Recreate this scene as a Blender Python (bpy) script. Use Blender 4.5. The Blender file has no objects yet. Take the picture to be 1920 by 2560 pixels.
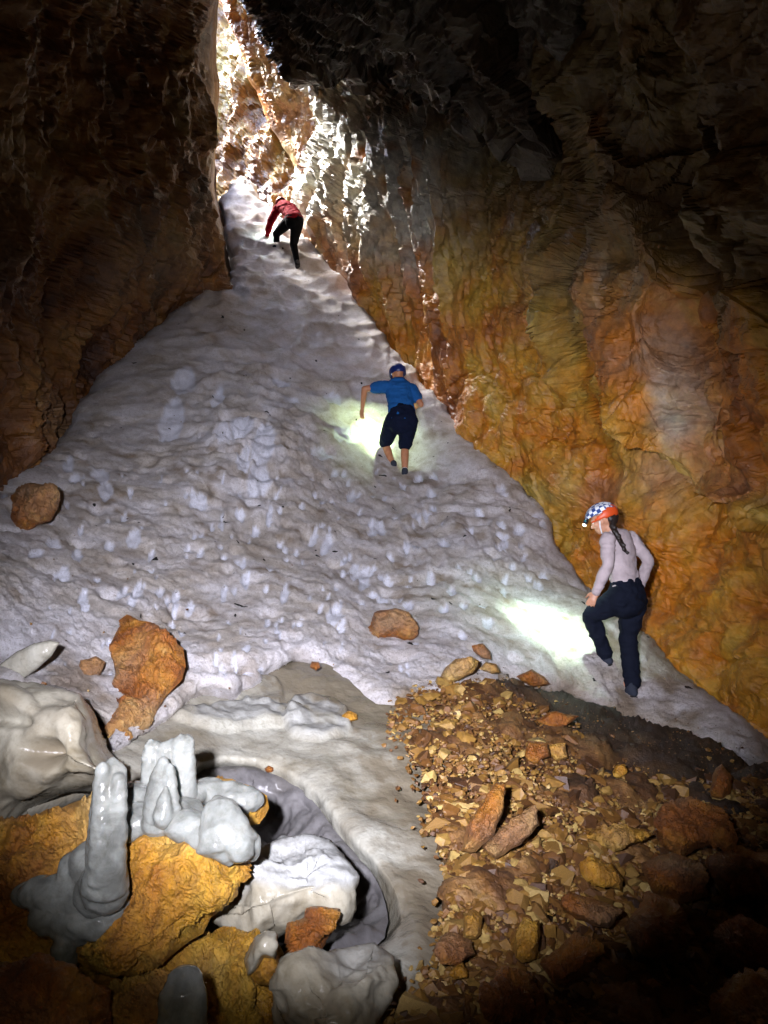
import bpy, bmesh, math, random
import numpy as np
from mathutils import Vector, Matrix

# ------------------------------------------------------------------ camera, world, lamps, exposure
sc = bpy.context.scene
COL = sc.collection
F = 1900.0                      # focal length in pixels of the 1920 x 2560 photograph
EYE = 1.6                       # eye height above the floor of the cave

def P(px, py, Y):
    return Vector(((px-960)/F*Y, Y, EYE+(1280-py)/F*Y))

cam_d = bpy.data.cameras.new('camera'); cam = bpy.data.objects.new('camera', cam_d); COL.objects.link(cam)
cam.location = (0, 0, EYE); cam.rotation_euler = (math.radians(90), 0, 0)
cam_d.sensor_fit = 'VERTICAL'; cam_d.sensor_height = 24; cam_d.lens = 24*F/2560
cam_d.clip_start = 0.05; cam_d.clip_end = 400
sc.camera = cam

EXPO = 5.4
sc.view_settings.view_transform = 'Standard'; sc.view_settings.look = 'None'
sc.view_settings.exposure = EXPO; sc.view_settings.gamma = 1
sc.view_settings.use_curve_mapping = False
sc.render.engine = 'CYCLES'
sc.cycles.use_denoising = True
sc.cycles.max_bounces = 6; sc.cycles.diffuse_bounces = 3; sc.cycles.glossy_bounces = 3
sc.cycles.transmission_bounces = 5; sc.cycles.sample_clamp_indirect = 1.0
sc.cycles.caustics_reflective = False; sc.cycles.caustics_refractive = False

SUN_EL, SUN_AZ = 50.0, -62.0    # degrees; azimuth from +Y (into the cave), negative = left
world = bpy.data.worlds.new('World'); sc.world = world; world.use_nodes = True
wn = world.node_tree.nodes; wl = world.node_tree.links
sky = wn.new('ShaderNodeTexSky'); sky.sky_type = 'NISHITA'; sky.sun_disc = False
sky.sun_elevation = math.radians(SUN_EL); sky.sun_rotation = math.radians(SUN_AZ)
wl.new(sky.outputs[0], wn['Background'].inputs[0]); wn['Background'].inputs[1].default_value = 0.15

def aim(o, frm, to):
    o.location = frm
    o.rotation_euler = (Vector(to)-Vector(frm)).to_track_quat('-Z', 'Y').to_euler()

sd_ = bpy.data.lights.new('sun', 'SUN'); sun = bpy.data.objects.new('sun', sd_); COL.objects.link(sun)
sd_.energy = 1.1; sd_.angle = math.radians(22); sd_.color = (1, 0.97, 0.93)
el, az = math.radians(SUN_EL), math.radians(SUN_AZ)
sdir = Vector((math.sin(az)*math.cos(el), math.cos(az)*math.cos(el), math.sin(el)))
aim(sun, sdir*40, (0, 0, 0))

# portal: only guides the sampling of the sky through the mouth of the cave, gives off no light itself
pd = bpy.data.lights.new('sky_portal', 'AREA'); portal = bpy.data.objects.new('sky_portal', pd); COL.objects.link(portal)
pd.shape = 'RECTANGLE'; pd.size = 11.4; pd.size_y = 9.4; pd.cycles.is_portal = True
portal.location = (-5.5, 18.7, 16.9)

def spot(name, frm, to, power, cone, blend, color, r=0.03):
    d = bpy.data.lights.new(name, 'SPOT'); o = bpy.data.objects.new(name, d); COL.objects.link(o)
    d.energy = power; d.spot_size = math.radians(cone); d.spot_blend = blend; d.color = color
    d.shadow_soft_size = r; aim(o, frm, to); return o
# the photographer's own lamp, held beside the camera
HAND = Vector((-0.22, 0.0, EYE+0.15))
spot('hand_lamp', HAND, P(950, 1400, 7.0), 84, 65, 1.0, (0.88, 0.87, 1.0), 0.035)
spot('hand_lamp_spill', HAND, P(440, 2060, 3), 0.50, 64, 1.0, (1.0, 0.93, 0.78), 0.05)

# ------------------------------------------------------------------ numeric helpers
RS = np.random.RandomState(7)
PERM = RS.permutation(256); PERM = np.concatenate([PERM, PERM, PERM])
GR = RS.normal(size=(256, 3)); GR /= np.linalg.norm(GR, axis=1)[:, None]

def perlin(p, s=1.0, seed=0):
    p = np.asarray(p)*s + seed*17.37
    i = np.floor(p).astype(int); f = p-i; i &= 255
    u = f*f*f*(f*(f*6-15)+10)
    def g(dx, dy, dz):
        h = PERM[PERM[PERM[(i[..., 0]+dx) & 255]+((i[..., 1]+dy) & 255)]+((i[..., 2]+dz) & 255)]
        v = GR[h]
        return v[..., 0]*(f[..., 0]-dx)+v[..., 1]*(f[..., 1]-dy)+v[..., 2]*(f[..., 2]-dz)
    def L(a, b, t): return a+(b-a)*t
    return 1.5*L(L(L(g(0,0,0), g(1,0,0), u[..., 0]), L(g(0,1,0), g(1,1,0), u[..., 0]), u[..., 1]),
                 L(L(g(0,0,1), g(1,0,1), u[..., 0]), L(g(0,1,1), g(1,1,1), u[..., 0]), u[..., 1]), u[..., 2])

def fbm(p, s, n=4, seed=0, gain=0.5):
    a, t = 1.0, 0
    for k in range(n):
        t = t+a*perlin(p, s*2.03**k, seed+k*3); a *= gain
    return t

def ridged(p, s, n=4, seed=0, gain=0.5):
    a, t = 1.0, 0
    for k in range(n):
        t = t+a*(1-2*np.abs(perlin(p, s*2.03**k, seed+k*3))); a *= gain
    return t

R1 = RS.rand(256, 3); R2 = RS.rand(256); R3 = RS.normal(size=(256, 3))
def cells(p, s, seed=0):
    """nearest cell of a jittered lattice: F1, F2, id hash, offset from its centre (in cells)"""
    q = np.asarray(p)*s+seed*11.3
    b = np.floor(q).astype(int); fr = q-b
    F1 = np.full(q.shape[:-1], 9.0); F2 = F1.copy(); ID = np.zeros(q.shape[:-1], int); OF = np.zeros(q.shape)
    for dx in (-1, 0, 1):
        for dy in (-1, 0, 1):
            for dz in (-1, 0, 1):
                h = PERM[PERM[PERM[(b[..., 0]+dx) & 255]+((b[..., 1]+dy) & 255)]+((b[..., 2]+dz) & 255)]
                o = fr-np.array([dx, dy, dz])-R1[h]
                d = (o*o).sum(-1)
                m = d < F1
                F2 = np.where(m, F1, np.minimum(F2, d)); ID = np.where(m, h, ID)
                OF[m] = o[m]; F1 = np.where(m, d, F1)
    return np.sqrt(F1), np.sqrt(F2), ID, OF

def facets(p, s, seed=0, tilt=0.5, warp=0.25):
    """broken rock: every cell is a block with its own tilted face, result in cell units"""
    w = np.stack([perlin(p, s*0.9, seed+5), perlin(p, s*0.9, seed+6), perlin(p, s*0.9, seed+7)], -1)*warp/s
    a, b, i, o = cells(np.asarray(p)+w, s, seed)
    h = (R2[i]-0.5)+(o*R3[i]).sum(-1)*tilt
    e = np.clip((b-a)*7, 0, 1)
    return h*(0.75+0.25*e)-(1-e)*0.18

def crag(p, s, seed=0, warp=0.25):
    """piecewise flat noise on a simplex lattice: flat faces that meet in sharp creases"""
    p = np.asarray(p)*s
    if warp: p = p+np.stack([perlin(p, 0.7, seed+5), perlin(p, 0.7, seed+6), perlin(p, 0.7, seed+7)], -1)*warp
    c, sn = math.cos(0.6+seed), math.sin(0.6+seed)
    p = np.stack([c*p[..., 0]-sn*p[..., 1], sn*p[..., 0]+c*p[..., 1], p[..., 2]], -1)+seed*7.31
    q = p+p.sum(-1)[..., None]/3
    b = np.floor(q).astype(int); f = q-b
    o = np.argsort(-f, axis=-1); fs = np.take_along_axis(f, o, -1)
    w = [1-fs[..., 0], fs[..., 0]-fs[..., 1], fs[..., 1]-fs[..., 2], fs[..., 2]]
    v = b.copy(); out = 0
    for k in range(4):
        h = PERM[PERM[PERM[v[..., 0] & 255]+(v[..., 1] & 255)]+(v[..., 2] & 255)]
        out = out+w[k]*R2[h]
        if k < 3: v = v+(np.arange(3) == o[..., k:k+1]).astype(int)
    return (out-0.5)*2

def sstep(a, b, x):
    t = np.clip((x-a)/(b-a), 0, 1); return t*t*(3-2*t)

class TPS:
    """smooth surface through control points (px, py, distance)"""
    def __init__(s, ctrl, lam=1e-3):
        c = np.array(ctrl, float); s.c = c[:, :2]/1000.; v = 1/c[:, 2]; n = len(c)
        K = s.k(s.c[:, None]-s.c[None])+lam*np.eye(n); Q = np.c_[np.ones(n), s.c]
        A = np.zeros((n+3, n+3)); A[:n, :n] = K; A[:n, n:] = Q; A[n:, :n] = Q.T
        s.w = np.linalg.solve(A, np.r_[v, 0, 0, 0]); s.n = n
    @staticmethod
    def k(d):
        r2 = (d*d).sum(-1); return 0.5*r2*np.log(r2+1e-12)
    def __call__(s, x, y):
        q = np.stack([np.asarray(x, float), np.asarray(y, float)], -1)/1000.
        out = s.w[s.n]+s.w[s.n+1]*q[..., 0]+s.w[s.n+2]*q[..., 1]
        for j in range(s.n):
            out = out+s.w[j]*s.k(q-s.c[j])
        return 1/np.clip(out, 0.02, 2)

def polysd(poly, X, Y):
    """distance to a polygon, positive inside, and the nearest boundary point"""
    best = np.full(X.shape, 1e18); bx = X.copy(); by = Y.copy(); ins = np.zeros(X.shape, bool)
    n = len(poly)
    for k in range(n):
        x0, y0 = poly[k]; x1, y1 = poly[(k+1) % n]
        ex, ey = x1-x0, y1-y0
        t = np.clip(((X-x0)*ex+(Y-y0)*ey)/(ex*ex+ey*ey+1e-9), 0, 1)
        qx, qy = x0+t*ex, y0+t*ey
        d = (X-qx)**2+(Y-qy)**2
        m = d < best
        best = np.where(m, d, best); bx = np.where(m, qx, bx); by = np.where(m, qy, by)
        if abs(ey) > 1e-9:
            c = ((y0 > Y) != (y1 > Y)) & (X < ex*(Y-y0)/ey+x0)
            ins ^= c
    return np.where(ins, 1, -1)*np.sqrt(best), bx, by

def linesd(pts, X, Y):
    best = np.full(X.shape, 1e18)
    for (x0, y0), (x1, y1) in zip(pts[:-1], pts[1:]):
        ex, ey = x1-x0, y1-y0
        t = np.clip(((X-x0)*ex+(Y-y0)*ey)/(ex*ex+ey*ey), 0, 1)
        best = np.minimum(best, (X-x0-t*ex)**2+(Y-y0-t*ey)**2)
    return np.sqrt(best)

def rough_poly(poly, seg, amp, seed=0):
    """break an outline into short segments and make it uneven"""
    out = []
    n = len(poly)
    for k in range(n):
        a = np.array(poly[k], float); b = np.array(poly[(k+1) % n], float)
        m = max(1, int(np.hypot(*(b-a))/seg))
        for j in range(m):
            out.append(a+(b-a)*j/m)
    out = np.array(out)
    q = np.c_[out/ (seg*4.0), np.full(len(out), seed*3.7)]
    q2 = np.c_[out/(seg*1.6), np.full(len(out), seed*3.7+50)]
    dx = perlin(q, 1, 1)+0.6*perlin(q2, 1, 4); dy = perlin(q, 1, 2)+0.6*perlin(q2, 1, 5)
    rj = np.random.RandomState(seed+900); dx = dx+rj.uniform(-.45, .45, len(out)); dy = dy+rj.uniform(-.45, .45, len(out))
    return (out+np.c_[dx, dy]*amp).tolist()

# ------------------------------------------------------------------ object helpers
def mesh_np(name, V, Fc, mats, attrs=None, smooth=True, mi=None):
    me = bpy.data.meshes.new(name)
    V = np.asarray(V, np.float32); Fc = np.asarray(Fc, np.int32)
    k = Fc.shape[1]
    me.vertices.add(len(V)); me.vertices.foreach_set('co', V.ravel())
    me.loops.add(len(Fc)*k); me.loops.foreach_set('vertex_index', Fc.ravel())
    me.polygons.add(len(Fc)); me.polygons.foreach_set('loop_start', np.arange(0, len(Fc)*k, k, dtype=np.int32))
    me.polygons.foreach_set('use_smooth', np.full(len(Fc), smooth))
    for m in mats: me.materials.append(m)
    if mi is not None: me.polygons.foreach_set('material_index', np.asarray(mi, np.int32))
    for a, v in (attrs or {}).items():
        at = me.attributes.new(a, 'FLOAT', 'POINT'); at.data.foreach_set('value', np.asarray(v, np.float32))
    me.update(); me.validate()
    return me

def link(name, me, parent=None, loc=None):
    o = bpy.data.objects.new(name, me); COL.objects.link(o)
    if loc is not None: o.location = loc
    if parent is not None: o.parent = parent
    return o

def tag(o, label=None, cat=None, group=None, kind=None):
    if label: o['label'] = label
    if cat: o['category'] = cat
    if group: o['group'] = group
    if kind: o['kind'] = kind
    return o

def rays(X, Y, D):
    return np.stack([(X-960)/F*D, D, EYE+(1280-Y)/F*D], -1)

def grid_normals(Pg):
    du = np.gradient(Pg, axis=1); dv = np.gradient(Pg, axis=0)
    N = np.cross(du, dv); N /= np.linalg.norm(N, axis=-1)[..., None]+1e-12
    s = np.sign((N*(Pg-np.array([0, 0, EYE]))).sum(-1)); s[s == 0] = 1
    return -N*s[..., None]

def relief(name, poly, depth, step, mats, disp=None, attr=None, rw=0, rd=0, skirt=(0, 0), smooth=True, fade=0, **kw):
    """a surface of the cave, laid through real distances and cut to an outline"""
    pp = np.array(poly); x0, y0 = pp.min(0)-step; x1, y1 = pp.max(0)+step
    X, Y = np.meshgrid(np.arange(x0, x1+step, step), np.arange(y0, y1+step, step))
    sd, bx, by = polysd(poly, X, Y)
    near = (sd < 0) & (sd > -step*1.3)
    X = np.where(near, bx, X); Y = np.where(near, by, Y)
    keep = sd > -step*1.3; s0 = np.clip(sd, 0, None)
    D = depth(X, Y)
    if rw:
        t = 1-np.clip(s0/rw, 0, 1); D = D+rd*(1-np.sqrt(np.clip(1-t*t, 0, 1)))
    Pg = rays(X, Y, D); N = grid_normals(Pg)
    if disp is not None:
        h = disp(Pg, N, X, Y, s0)
        if fade: h = h*np.clip(s0/fade, 0.0, 1)
        Pg = Pg+N*h[..., None]
    A = attr(Pg, X, Y, s0) if attr else {}
    idx = -np.ones(X.shape, int)
    q = keep[:-1, :-1] & keep[1:, :-1] & keep[:-1, 1:] & keep[1:, 1:]
    q &= (sd[:-1, :-1] > 0) | (sd[1:, :-1] > 0) | (sd[:-1, 1:] > 0) | (sd[1:, 1:] > 0)
    used = np.zeros(X.shape, bool)
    used[:-1, :-1] |= q; used[1:, :-1] |= q; used[:-1, 1:] |= q; used[1:, 1:] |= q
    idx[used] = np.arange(used.sum())
    V = Pg[used]
    a, b, c, d = idx[:-1, :-1][q], idx[1:, :-1][q], idx[1:, 1:][q], idx[:-1, 1:][q]
    Fc = np.stack([a, b, c, d], 1)
    at = {k: v[used] for k, v in A.items()}
    if skirt[0]:
        E = np.concatenate([Fc[:, [0, 1]], Fc[:, [1, 2]], Fc[:, [2, 3]], Fc[:, [3, 0]]])
        key = np.sort(E, 1); key = key[:, 0].astype(np.int64)*len(V)+key[:, 1]
        u, inv, cnt = np.unique(key, return_inverse=True, return_counts=True)
        Eb = E[cnt[inv] == 1]
        bv = np.unique(Eb); mp = -np.ones(len(V), int); mp[bv] = len(V)+np.arange(len(bv))
        r = V[bv]-np.array([0, 0, EYE]); r /= np.linalg.norm(r, axis=1)[:, None]
        V2 = V[bv]+r*skirt[0]+np.array([0, 0, -skirt[1]])
        F2 = np.stack([Eb[:, 1], Eb[:, 0], mp[Eb[:, 0]], mp[Eb[:, 1]]], 1)
        V = np.concatenate([V, V2]); Fc = np.concatenate([Fc, F2])
        for k in at: at[k] = np.concatenate([at[k], at[k][bv]])
    me = mesh_np(name, V, Fc, mats, at, smooth)
    return link(name, me)

def solid(name, poly, Yc, T, mats, tilt=(0, 0), step=6, rough=(0, 0), disp=None, attr=None, w=None, parent=None,
          seed=0, back=0.8, power=0.5, chamfer=False, smooth=True, loc=None, slant=None):
    """a body of real thickness whose outline is given where it stands: front and back shells meet at the outline"""
    if rough[0]: poly = rough_poly(poly, rough[0], rough[1], seed)
    pp = np.array(poly); cx, cy = pp.mean(0); x0, y0 = pp.min(0)-step; x1, y1 = pp.max(0)+step
    X, Y = np.meshgrid(np.arange(x0, x1+step, step), np.arange(y0, y1+step, step))
    sd, bx, by = polysd(poly, X, Y)
    near = (sd < 0) & (sd > -step*1.3)
    X = np.where(near, bx, X); Y = np.where(near, by, Y); keep = sd > -step*1.3; s0 = np.clip(sd, 0, None)
    if w is None: w = s0.max()*0.95
    base = Yc+tilt[0]*(X-cx)/1000+tilt[1]*(Y-cy)/1000
    t = 1-np.clip(s0/w, 0, 1); prof = np.clip(1-t*t, 0, 1)**power
    if chamfer: prof = 0.45*np.clip(s0/(0.12*w), 0, 1)+0.33*np.clip(s0/(0.45*w), 0, 1)+0.22*np.clip(s0/w, 0, 1)
    q = keep[:-1, :-1] & keep[1:, :-1] & keep[:-1, 1:] & keep[1:, 1:]
    q &= (sd[:-1, :-1] > 0) | (sd[1:, :-1] > 0) | (sd[:-1, 1:] > 0) | (sd[1:, 1:] > 0)
    used = np.zeros(X.shape, bool)
    used[:-1, :-1] |= q; used[1:, :-1] |= q; used[:-1, 1:] |= q; used[1:, 1:] |= q
    idx = -np.ones(X.shape, int); idx[used] = np.arange(used.sum()); n = used.sum()
    Vs, Fs, As = [], [], []
    for side, th in ((-1, T), (1, T*back)):
        Pg = rays(X, Y, base+side*th*prof); N = grid_normals(Pg)
        if disp is not None:
            f = np.clip(s0/(step*2.5), 0, 1)
            Pg = Pg+N*(disp(Pg+side*3.1, N, X, Y, s0)*f)[..., None]*(1 if side < 0 else -1)
        Vs.append(Pg[used])
        As.append({k: v[used] for k, v in (attr(Pg, X, Y, s0) if attr else {}).items()})
        o = 0 if side < 0 else n
        a, b, c, d = idx[:-1, :-1][q]+o, idx[1:, :-1][q]+o, idx[1:, 1:][q]+o, idx[:-1, 1:][q]+o
        Fs.append(np.stack([a, b, c, d] if side < 0 else [d, c, b, a], 1))
    V = np.concatenate(Vs); Fc = np.concatenate(Fs)
    # weld the two shells along the outline
    E = np.concatenate([Fs[0][:, [0, 1]], Fs[0][:, [1, 2]], Fs[0][:, [2, 3]], Fs[0][:, [3, 0]]])
    key = np.sort(E, 1); key = key[:, 0].astype(np.int64)*n+key[:, 1]
    u, inv, cnt = np.unique(key, return_inverse=True, return_counts=True)
    bv = np.unique(E[cnt[inv] == 1]); m = np.arange(2*n); m[bv+n] = bv; V[bv] = (V[bv]+V[bv+n])/2
    Fc = m[Fc]
    mpv = np.unique(Fc); rm = np.zeros(2*n, int); rm[mpv] = np.arange(len(mpv)); V = V[mpv]; Fc = rm[Fc]
    at = {k: np.concatenate([As[0][k], As[1][k]])[mpv] for k in As[0]}
    org = np.array([V[:, 0].mean(), V[:, 1].mean(), V[:, 2].min()]) if parent is None else np.array(parent.location)
    me = mesh_np(name, V-org, Fc, mats, at, smooth)
    o = link(name, me, parent, Vector(org) if parent is None else None)
    return o

# ------------------------------------------------------------------ materials
def new_mat(name):
    m = bpy.data.materials.new(name); m.use_nodes = True
    nt = m.node_tree; b = nt.nodes['Principled BSDF']; return m, nt, b
def N_(nt, t, **kw):
    n = nt.nodes.new(t)
    for k, v in kw.items():
        if k in n.inputs: n.inputs[k].default_value = v
        else: setattr(n, k, v)
    return n
def ramp(nt, src, stops):
    r = nt.nodes.new('ShaderNodeValToRGB'); nt.links.new(src, r.inputs[0])
    e = r.color_ramp.elements
    while len(e) < len(stops): e.new(0.5)
    for k, (p, c) in enumerate(stops):
        e[k].position = p; e[k].color = (*c, 1) if len(c) == 3 else c
    return r.outputs[0]
def mix(nt, fac, a, b, mode='MIX'):
    m = nt.nodes.new('ShaderNodeMix'); m.data_type = 'RGBA'; m.blend_type = mode
    for s, v in ((0, fac), (6, a), (7, b)):
        if hasattr(v, 'node') or isinstance(v, bpy.types.NodeSocket): nt.links.new(v, m.inputs[s])
        else: m.inputs[s].default_value = v if s == 0 else (*v, 1)
    return m.outputs[2]
def noise(nt, co, scale, detail=6, rough=0.6, dist=0.0):
    n = N_(nt, 'ShaderNodeTexNoise', Scale=scale, Detail=detail, Roughness=rough, Distortion=dist)
    nt.links.new(co, n.inputs['Vector']); return n.outputs[0]
def mapped(nt, co, sc_, rot=(0, 0, 0)):
    m = nt.nodes.new('ShaderNodeMapping'); m.inputs['Scale'].default_value = sc_; m.inputs['Rotation'].default_value = rot
    nt.links.new(co, m.inputs[0]); return m.outputs[0]
def coord(nt): return nt.nodes.new('ShaderNodeTexCoord').outputs['Object']
def attrf(nt, name):
    a = nt.nodes.new('ShaderNodeAttribute'); a.attribute_name = name; return a.outputs['Fac']
def bump(nt, b, h, strength, dist, prev=None):
    n = nt.nodes.new('ShaderNodeBump'); n.inputs['Strength'].default_value = strength; n.inputs['Distance'].default_value = dist
    nt.links.new(h, n.inputs['Height'])
    if prev is not None: nt.links.new(prev, n.inputs['Normal'])
    nt.links.new(n.outputs[0], b.inputs['Normal']); return n.outputs[0]

def rock_mat(name, cols, scale=1.0, rough=0.6, grey=(0.26, 0.23, 0.15), bumpd=0.02, streak=(1, 1, 1), fine=1.0):
    m, nt, b = new_mat(name); co = coord(nt); cs = mapped(nt, co, streak)
    c = ramp(nt, noise(nt, cs, 0.9*scale, 7, 0.62, 0.4), [(0.34, cols[0]), (0.46, cols[1]), (0.56, cols[2]), (0.68, cols[3])])
    c2 = ramp(nt, noise(nt, co, 9*scale, 8, 0.7), [(0.25, (0.45, 0.40, 0.34)), (0.5, (0.9, 0.9, 0.9)), (0.72, (1.35, 1.3, 1.15))])
    c = mix(nt, 1.0, c, c2, 'MULTIPLY')
    c = mix(nt, attrf(nt, 'grey'), c, mix(nt, 1.0, grey, c2, 'MULTIPLY'))
    c = mix(nt, attrf(nt, 'rust'), c, mix(nt, 1.0, (0.50, 0.155, 0.004), c2, 'MULTIPLY'))
    c = mix(nt, attrf(nt, 'olive'), c, mix(nt, 1.0, (0.105, 0.075, 0.026), c2, 'MULTIPLY'))  # darker tint standing in for lamp falloff on the upper wall
    v = N_(nt, 'ShaderNodeTexVoronoi', Scale=26*scale*fine); v.feature = 'F1'; nt.links.new(mapped(nt, co, (1, 1, 0.6)), v.inputs['Vector'])
    nt.links.new(c, b.inputs['Base Color'])
    r = ramp(nt, noise(nt, co, 3.0*scale, 4), [(0.35, (rough-0.17,)*3), (0.65, (rough+0.15,)*3)])
    nt.links.new(r, b.inputs['Roughness'])
    p = bump(nt, b, noise(nt, co, 7*scale*fine, 10, 0.68), 0.9, bumpd)
    bump(nt, b, v.outputs['Distance'], 0.35, bumpd*0.5, p)
    return m

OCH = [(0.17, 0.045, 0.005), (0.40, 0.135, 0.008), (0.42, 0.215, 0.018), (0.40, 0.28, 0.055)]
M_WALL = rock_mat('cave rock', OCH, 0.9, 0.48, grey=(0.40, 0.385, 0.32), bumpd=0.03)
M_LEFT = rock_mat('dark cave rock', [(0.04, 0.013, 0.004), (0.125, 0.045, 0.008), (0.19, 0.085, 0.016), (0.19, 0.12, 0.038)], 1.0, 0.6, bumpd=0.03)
M_CEIL = rock_mat('shade-darkened ceiling rock', [(0.015, 0.008, 0.004), (0.045, 0.02, 0.008), (0.08, 0.045, 0.018), (0.10, 0.07, 0.035)], 1.0, 0.42, grey=(0.10, 0.10, 0.085), bumpd=0.03)  # rock colour darkened to stand for lamplight not reaching the ceiling
M_FAR = rock_mat('yellow cave rock', [(0.11, 0.038, 0.006), (0.26, 0.125, 0.018), (0.32, 0.20, 0.035), (0.36, 0.26, 0.07)], 0.8, 0.55, bumpd=0.04)
M_BOULD = rock_mat('ochre boulder rock', [(0.22, 0.075, 0.006), (0.36, 0.17, 0.012), (0.42, 0.25, 0.03), (0.44, 0.33, 0.10)], 2.4, 0.5, bumpd=0.03, fine=1.6)
M_ORANGE = rock_mat('orange boulder rock', [(0.10, 0.028, 0.004), (0.23, 0.072, 0.006), (0.29, 0.125, 0.014), (0.44, 0.30, 0.12)], 3.0, 0.5, bumpd=0.03, fine=1.6)

def stone_mat(name, a, b_, c_):
    m, nt, b = new_mat(name); co = coord(nt)
    oi = nt.nodes.new('ShaderNodeObjectInfo').outputs['Random']
    at = attrf(nt, 'tone')
    ad = nt.nodes.new('ShaderNodeMath'); ad.operation = 'ADD'; nt.links.new(oi, ad.inputs[0]); nt.links.new(at, ad.inputs[1])
    fr = nt.nodes.new('ShaderNodeMath'); fr.operation = 'FRACT'; nt.links.new(ad.outputs[0], fr.inputs[0])
    c = ramp(nt, fr.outputs[0], [(0.0, a), (0.35, b_), (0.8, c_), (1.0, (0.38, 0.28, 0.10))])
    c2 = ramp(nt, noise(nt, co, 30, 6, 0.7), [(0.3, (0.5, 0.45, 0.4)), (0.7, (1.25, 1.2, 1.1))])
    nt.links.new(mix(nt, 1.0, c, c2, 'MULTIPLY'), b.inputs['Base Color'])
    b.inputs['Roughness'].default_value = 0.55
    bump(nt, b, noise(nt, co, 55, 6, 0.7), 0.6, 0.006)
    return m
M_STONE = stone_mat('rubble stone', (0.045, 0.018, 0.006), (0.13, 0.056, 0.011), (0.23, 0.13, 0.026))

def snow_mat():
    m, nt, b = new_mat('old dirty snow'); co = coord(nt)
    dirt = noise(nt, mapped(nt, co, (1, 1, 1.6)), 1.7, 8, 0.66, 0.6)
    c = ramp(nt, dirt, [(0.30, (0.42, 0.35, 0.28)), (0.42, (0.62, 0.57, 0.52)), (0.55, (0.76, 0.73, 0.74)), (0.75, (0.84, 0.82, 0.86))])
    sp = ramp(nt, noise(nt, co, 34, 5, 0.75), [(0.28, (0.42, 0.36, 0.30)), (0.43, (0.93, 0.92, 0.9)), (0.6, (1, 1, 1))])
    c = mix(nt, 0.8, c, sp, 'MULTIPLY')
    c = mix(nt, attrf(nt, 'clean'), c, (0.86, 0.88, 0.98))
    c = mix(nt, attrf(nt, 'dirt'), c, (0.27, 0.20, 0.13))
    fs = ramp(nt, noise(nt, co, 75, 3, 0.8), [(0.30, (0.55, 0.5, 0.45)), (0.45, (0.95, 0.95, 0.95)), (0.7, (1.12, 1.12, 1.12))])
    c = mix(nt, 0.75, c, fs, 'MULTIPLY')
    gr = ramp(nt, noise(nt, co, 7, 2, 0.4), [(0.245, (0.02, 0.017, 0.014)), (0.255, (1, 1, 1))])
    c = mix(nt, 1.0, c, gr, 'MULTIPLY')
    nt.links.new(c, b.inputs['Base Color'])
    r = nt.nodes.new('ShaderNodeMapRange'); nt.links.new(attrf(nt, 'clean'), r.inputs[0])
    r.inputs[3].default_value = 0.8; r.inputs[4].default_value = 0.42
    nt.links.new(r.outputs[0], b.inputs['Roughness'])
    b.inputs['Specular IOR Level'].default_value = 0.3
    p = bump(nt, b, noise(nt, co, 18, 10, 0.8), 1.0, 0.06)
    bump(nt, b, noise(nt, co, 90, 4, 0.6), 0.5, 0.004, p)
    return m
M_SNOW = snow_mat()

def ice_mat(name, base, base2, rough=0.2, trans=0.0, sss=0.2, scale=2.0, bumpd=0.012):
    m, nt, b = new_mat(name); co = coord(nt)
    c = ramp(nt, noise(nt, co, scale, 7, 0.62, 0.5), [(0.35, base2), (0.6, base)])
    sp = ramp(nt, noise(nt, co, 40, 4, 0.7), [(0.3, (0.7, 0.68, 0.64)), (0.5, (1, 1, 1))])
    c = mix(nt, 0.7, c, sp, 'MULTIPLY')
    c = mix(nt, attrf(nt, 'dirt'), c, (0.15, 0.125, 0.085))
    c = mix(nt, attrf(nt, 'snow'), c, mix(nt, 1.0, (0.28, 0.285, 0.275), ramp(nt, noise(nt, co, 22, 8, 0.75), [(0.3, (0.5, 0.48, 0.45)), (0.55, (1, 1, 1))]), 'MULTIPLY'))
    nt.links.new(c, b.inputs['Base Color'])
    r = nt.nodes.new('ShaderNodeMapRange'); nt.links.new(attrf(nt, 'snow'), r.inputs[0])
    r.inputs[3].default_value = rough; r.inputs[4].default_value = 0.75
    nt.links.new(r.outputs[0], b.inputs['Roughness'])
    b.inputs['Transmission Weight'].default_value = trans; b.inputs['IOR'].default_value = 1.31
    if sss:
        b.inputs['Subsurface Weight'].default_value = sss; b.inputs['Subsurface Radius'].default_value = (0.05, 0.06, 0.07)
        b.inputs['Subsurface Scale'].default_value = 1.0 if sss > .5 else 0.6
    p = bump(nt, b, noise(nt, co, 9, 6, 0.6), 0.5, bumpd)
    bump(nt, b, noise(nt, co, 70, 4, 0.6), 0.5, 0.003, p)
    return m
M_ICE = ice_mat('grey glazed ice', (0.34, 0.335, 0.285), (0.18, 0.16, 0.115), 0.17, sss=0.0, bumpd=0.03)
M_ICEMASS = ice_mat('milky ice', (0.36, 0.345, 0.28), (0.17, 0.145, 0.095), 0.24, sss=0.0, scale=2.6)
M_CLEAR = ice_mat('clear column ice', (0.37, 0.385, 0.35), (0.19, 0.195, 0.175), 0.12, trans=0.55, sss=0.45, scale=9, bumpd=0.015)
M_HOLLOW = ice_mat('dark hollow ice', (0.13, 0.125, 0.125), (0.06, 0.056, 0.056), 0.3, sss=0)

def plain(name, col, rough=0.7, bs=0, bd=0.004, sheen=0):
    m, nt, b = new_mat(name); co = coord(nt)
    if rough > 0.7: b.inputs['Specular IOR Level'].default_value = 0.08
    c2 = ramp(nt, noise(nt, co, 12, 5, 0.6), [(0.3, (0.8, 0.8, 0.8)), (0.7, (1.1, 1.1, 1.1))])
    nt.links.new(mix(nt, 1.0, col, c2, 'MULTIPLY'), b.inputs['Base Color'])
    b.inputs['Roughness'].default_value = rough
    if bs: bump(nt, b, noise(nt, co, bs, 5, 0.6), 0.5, bd)
    return m

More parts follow.
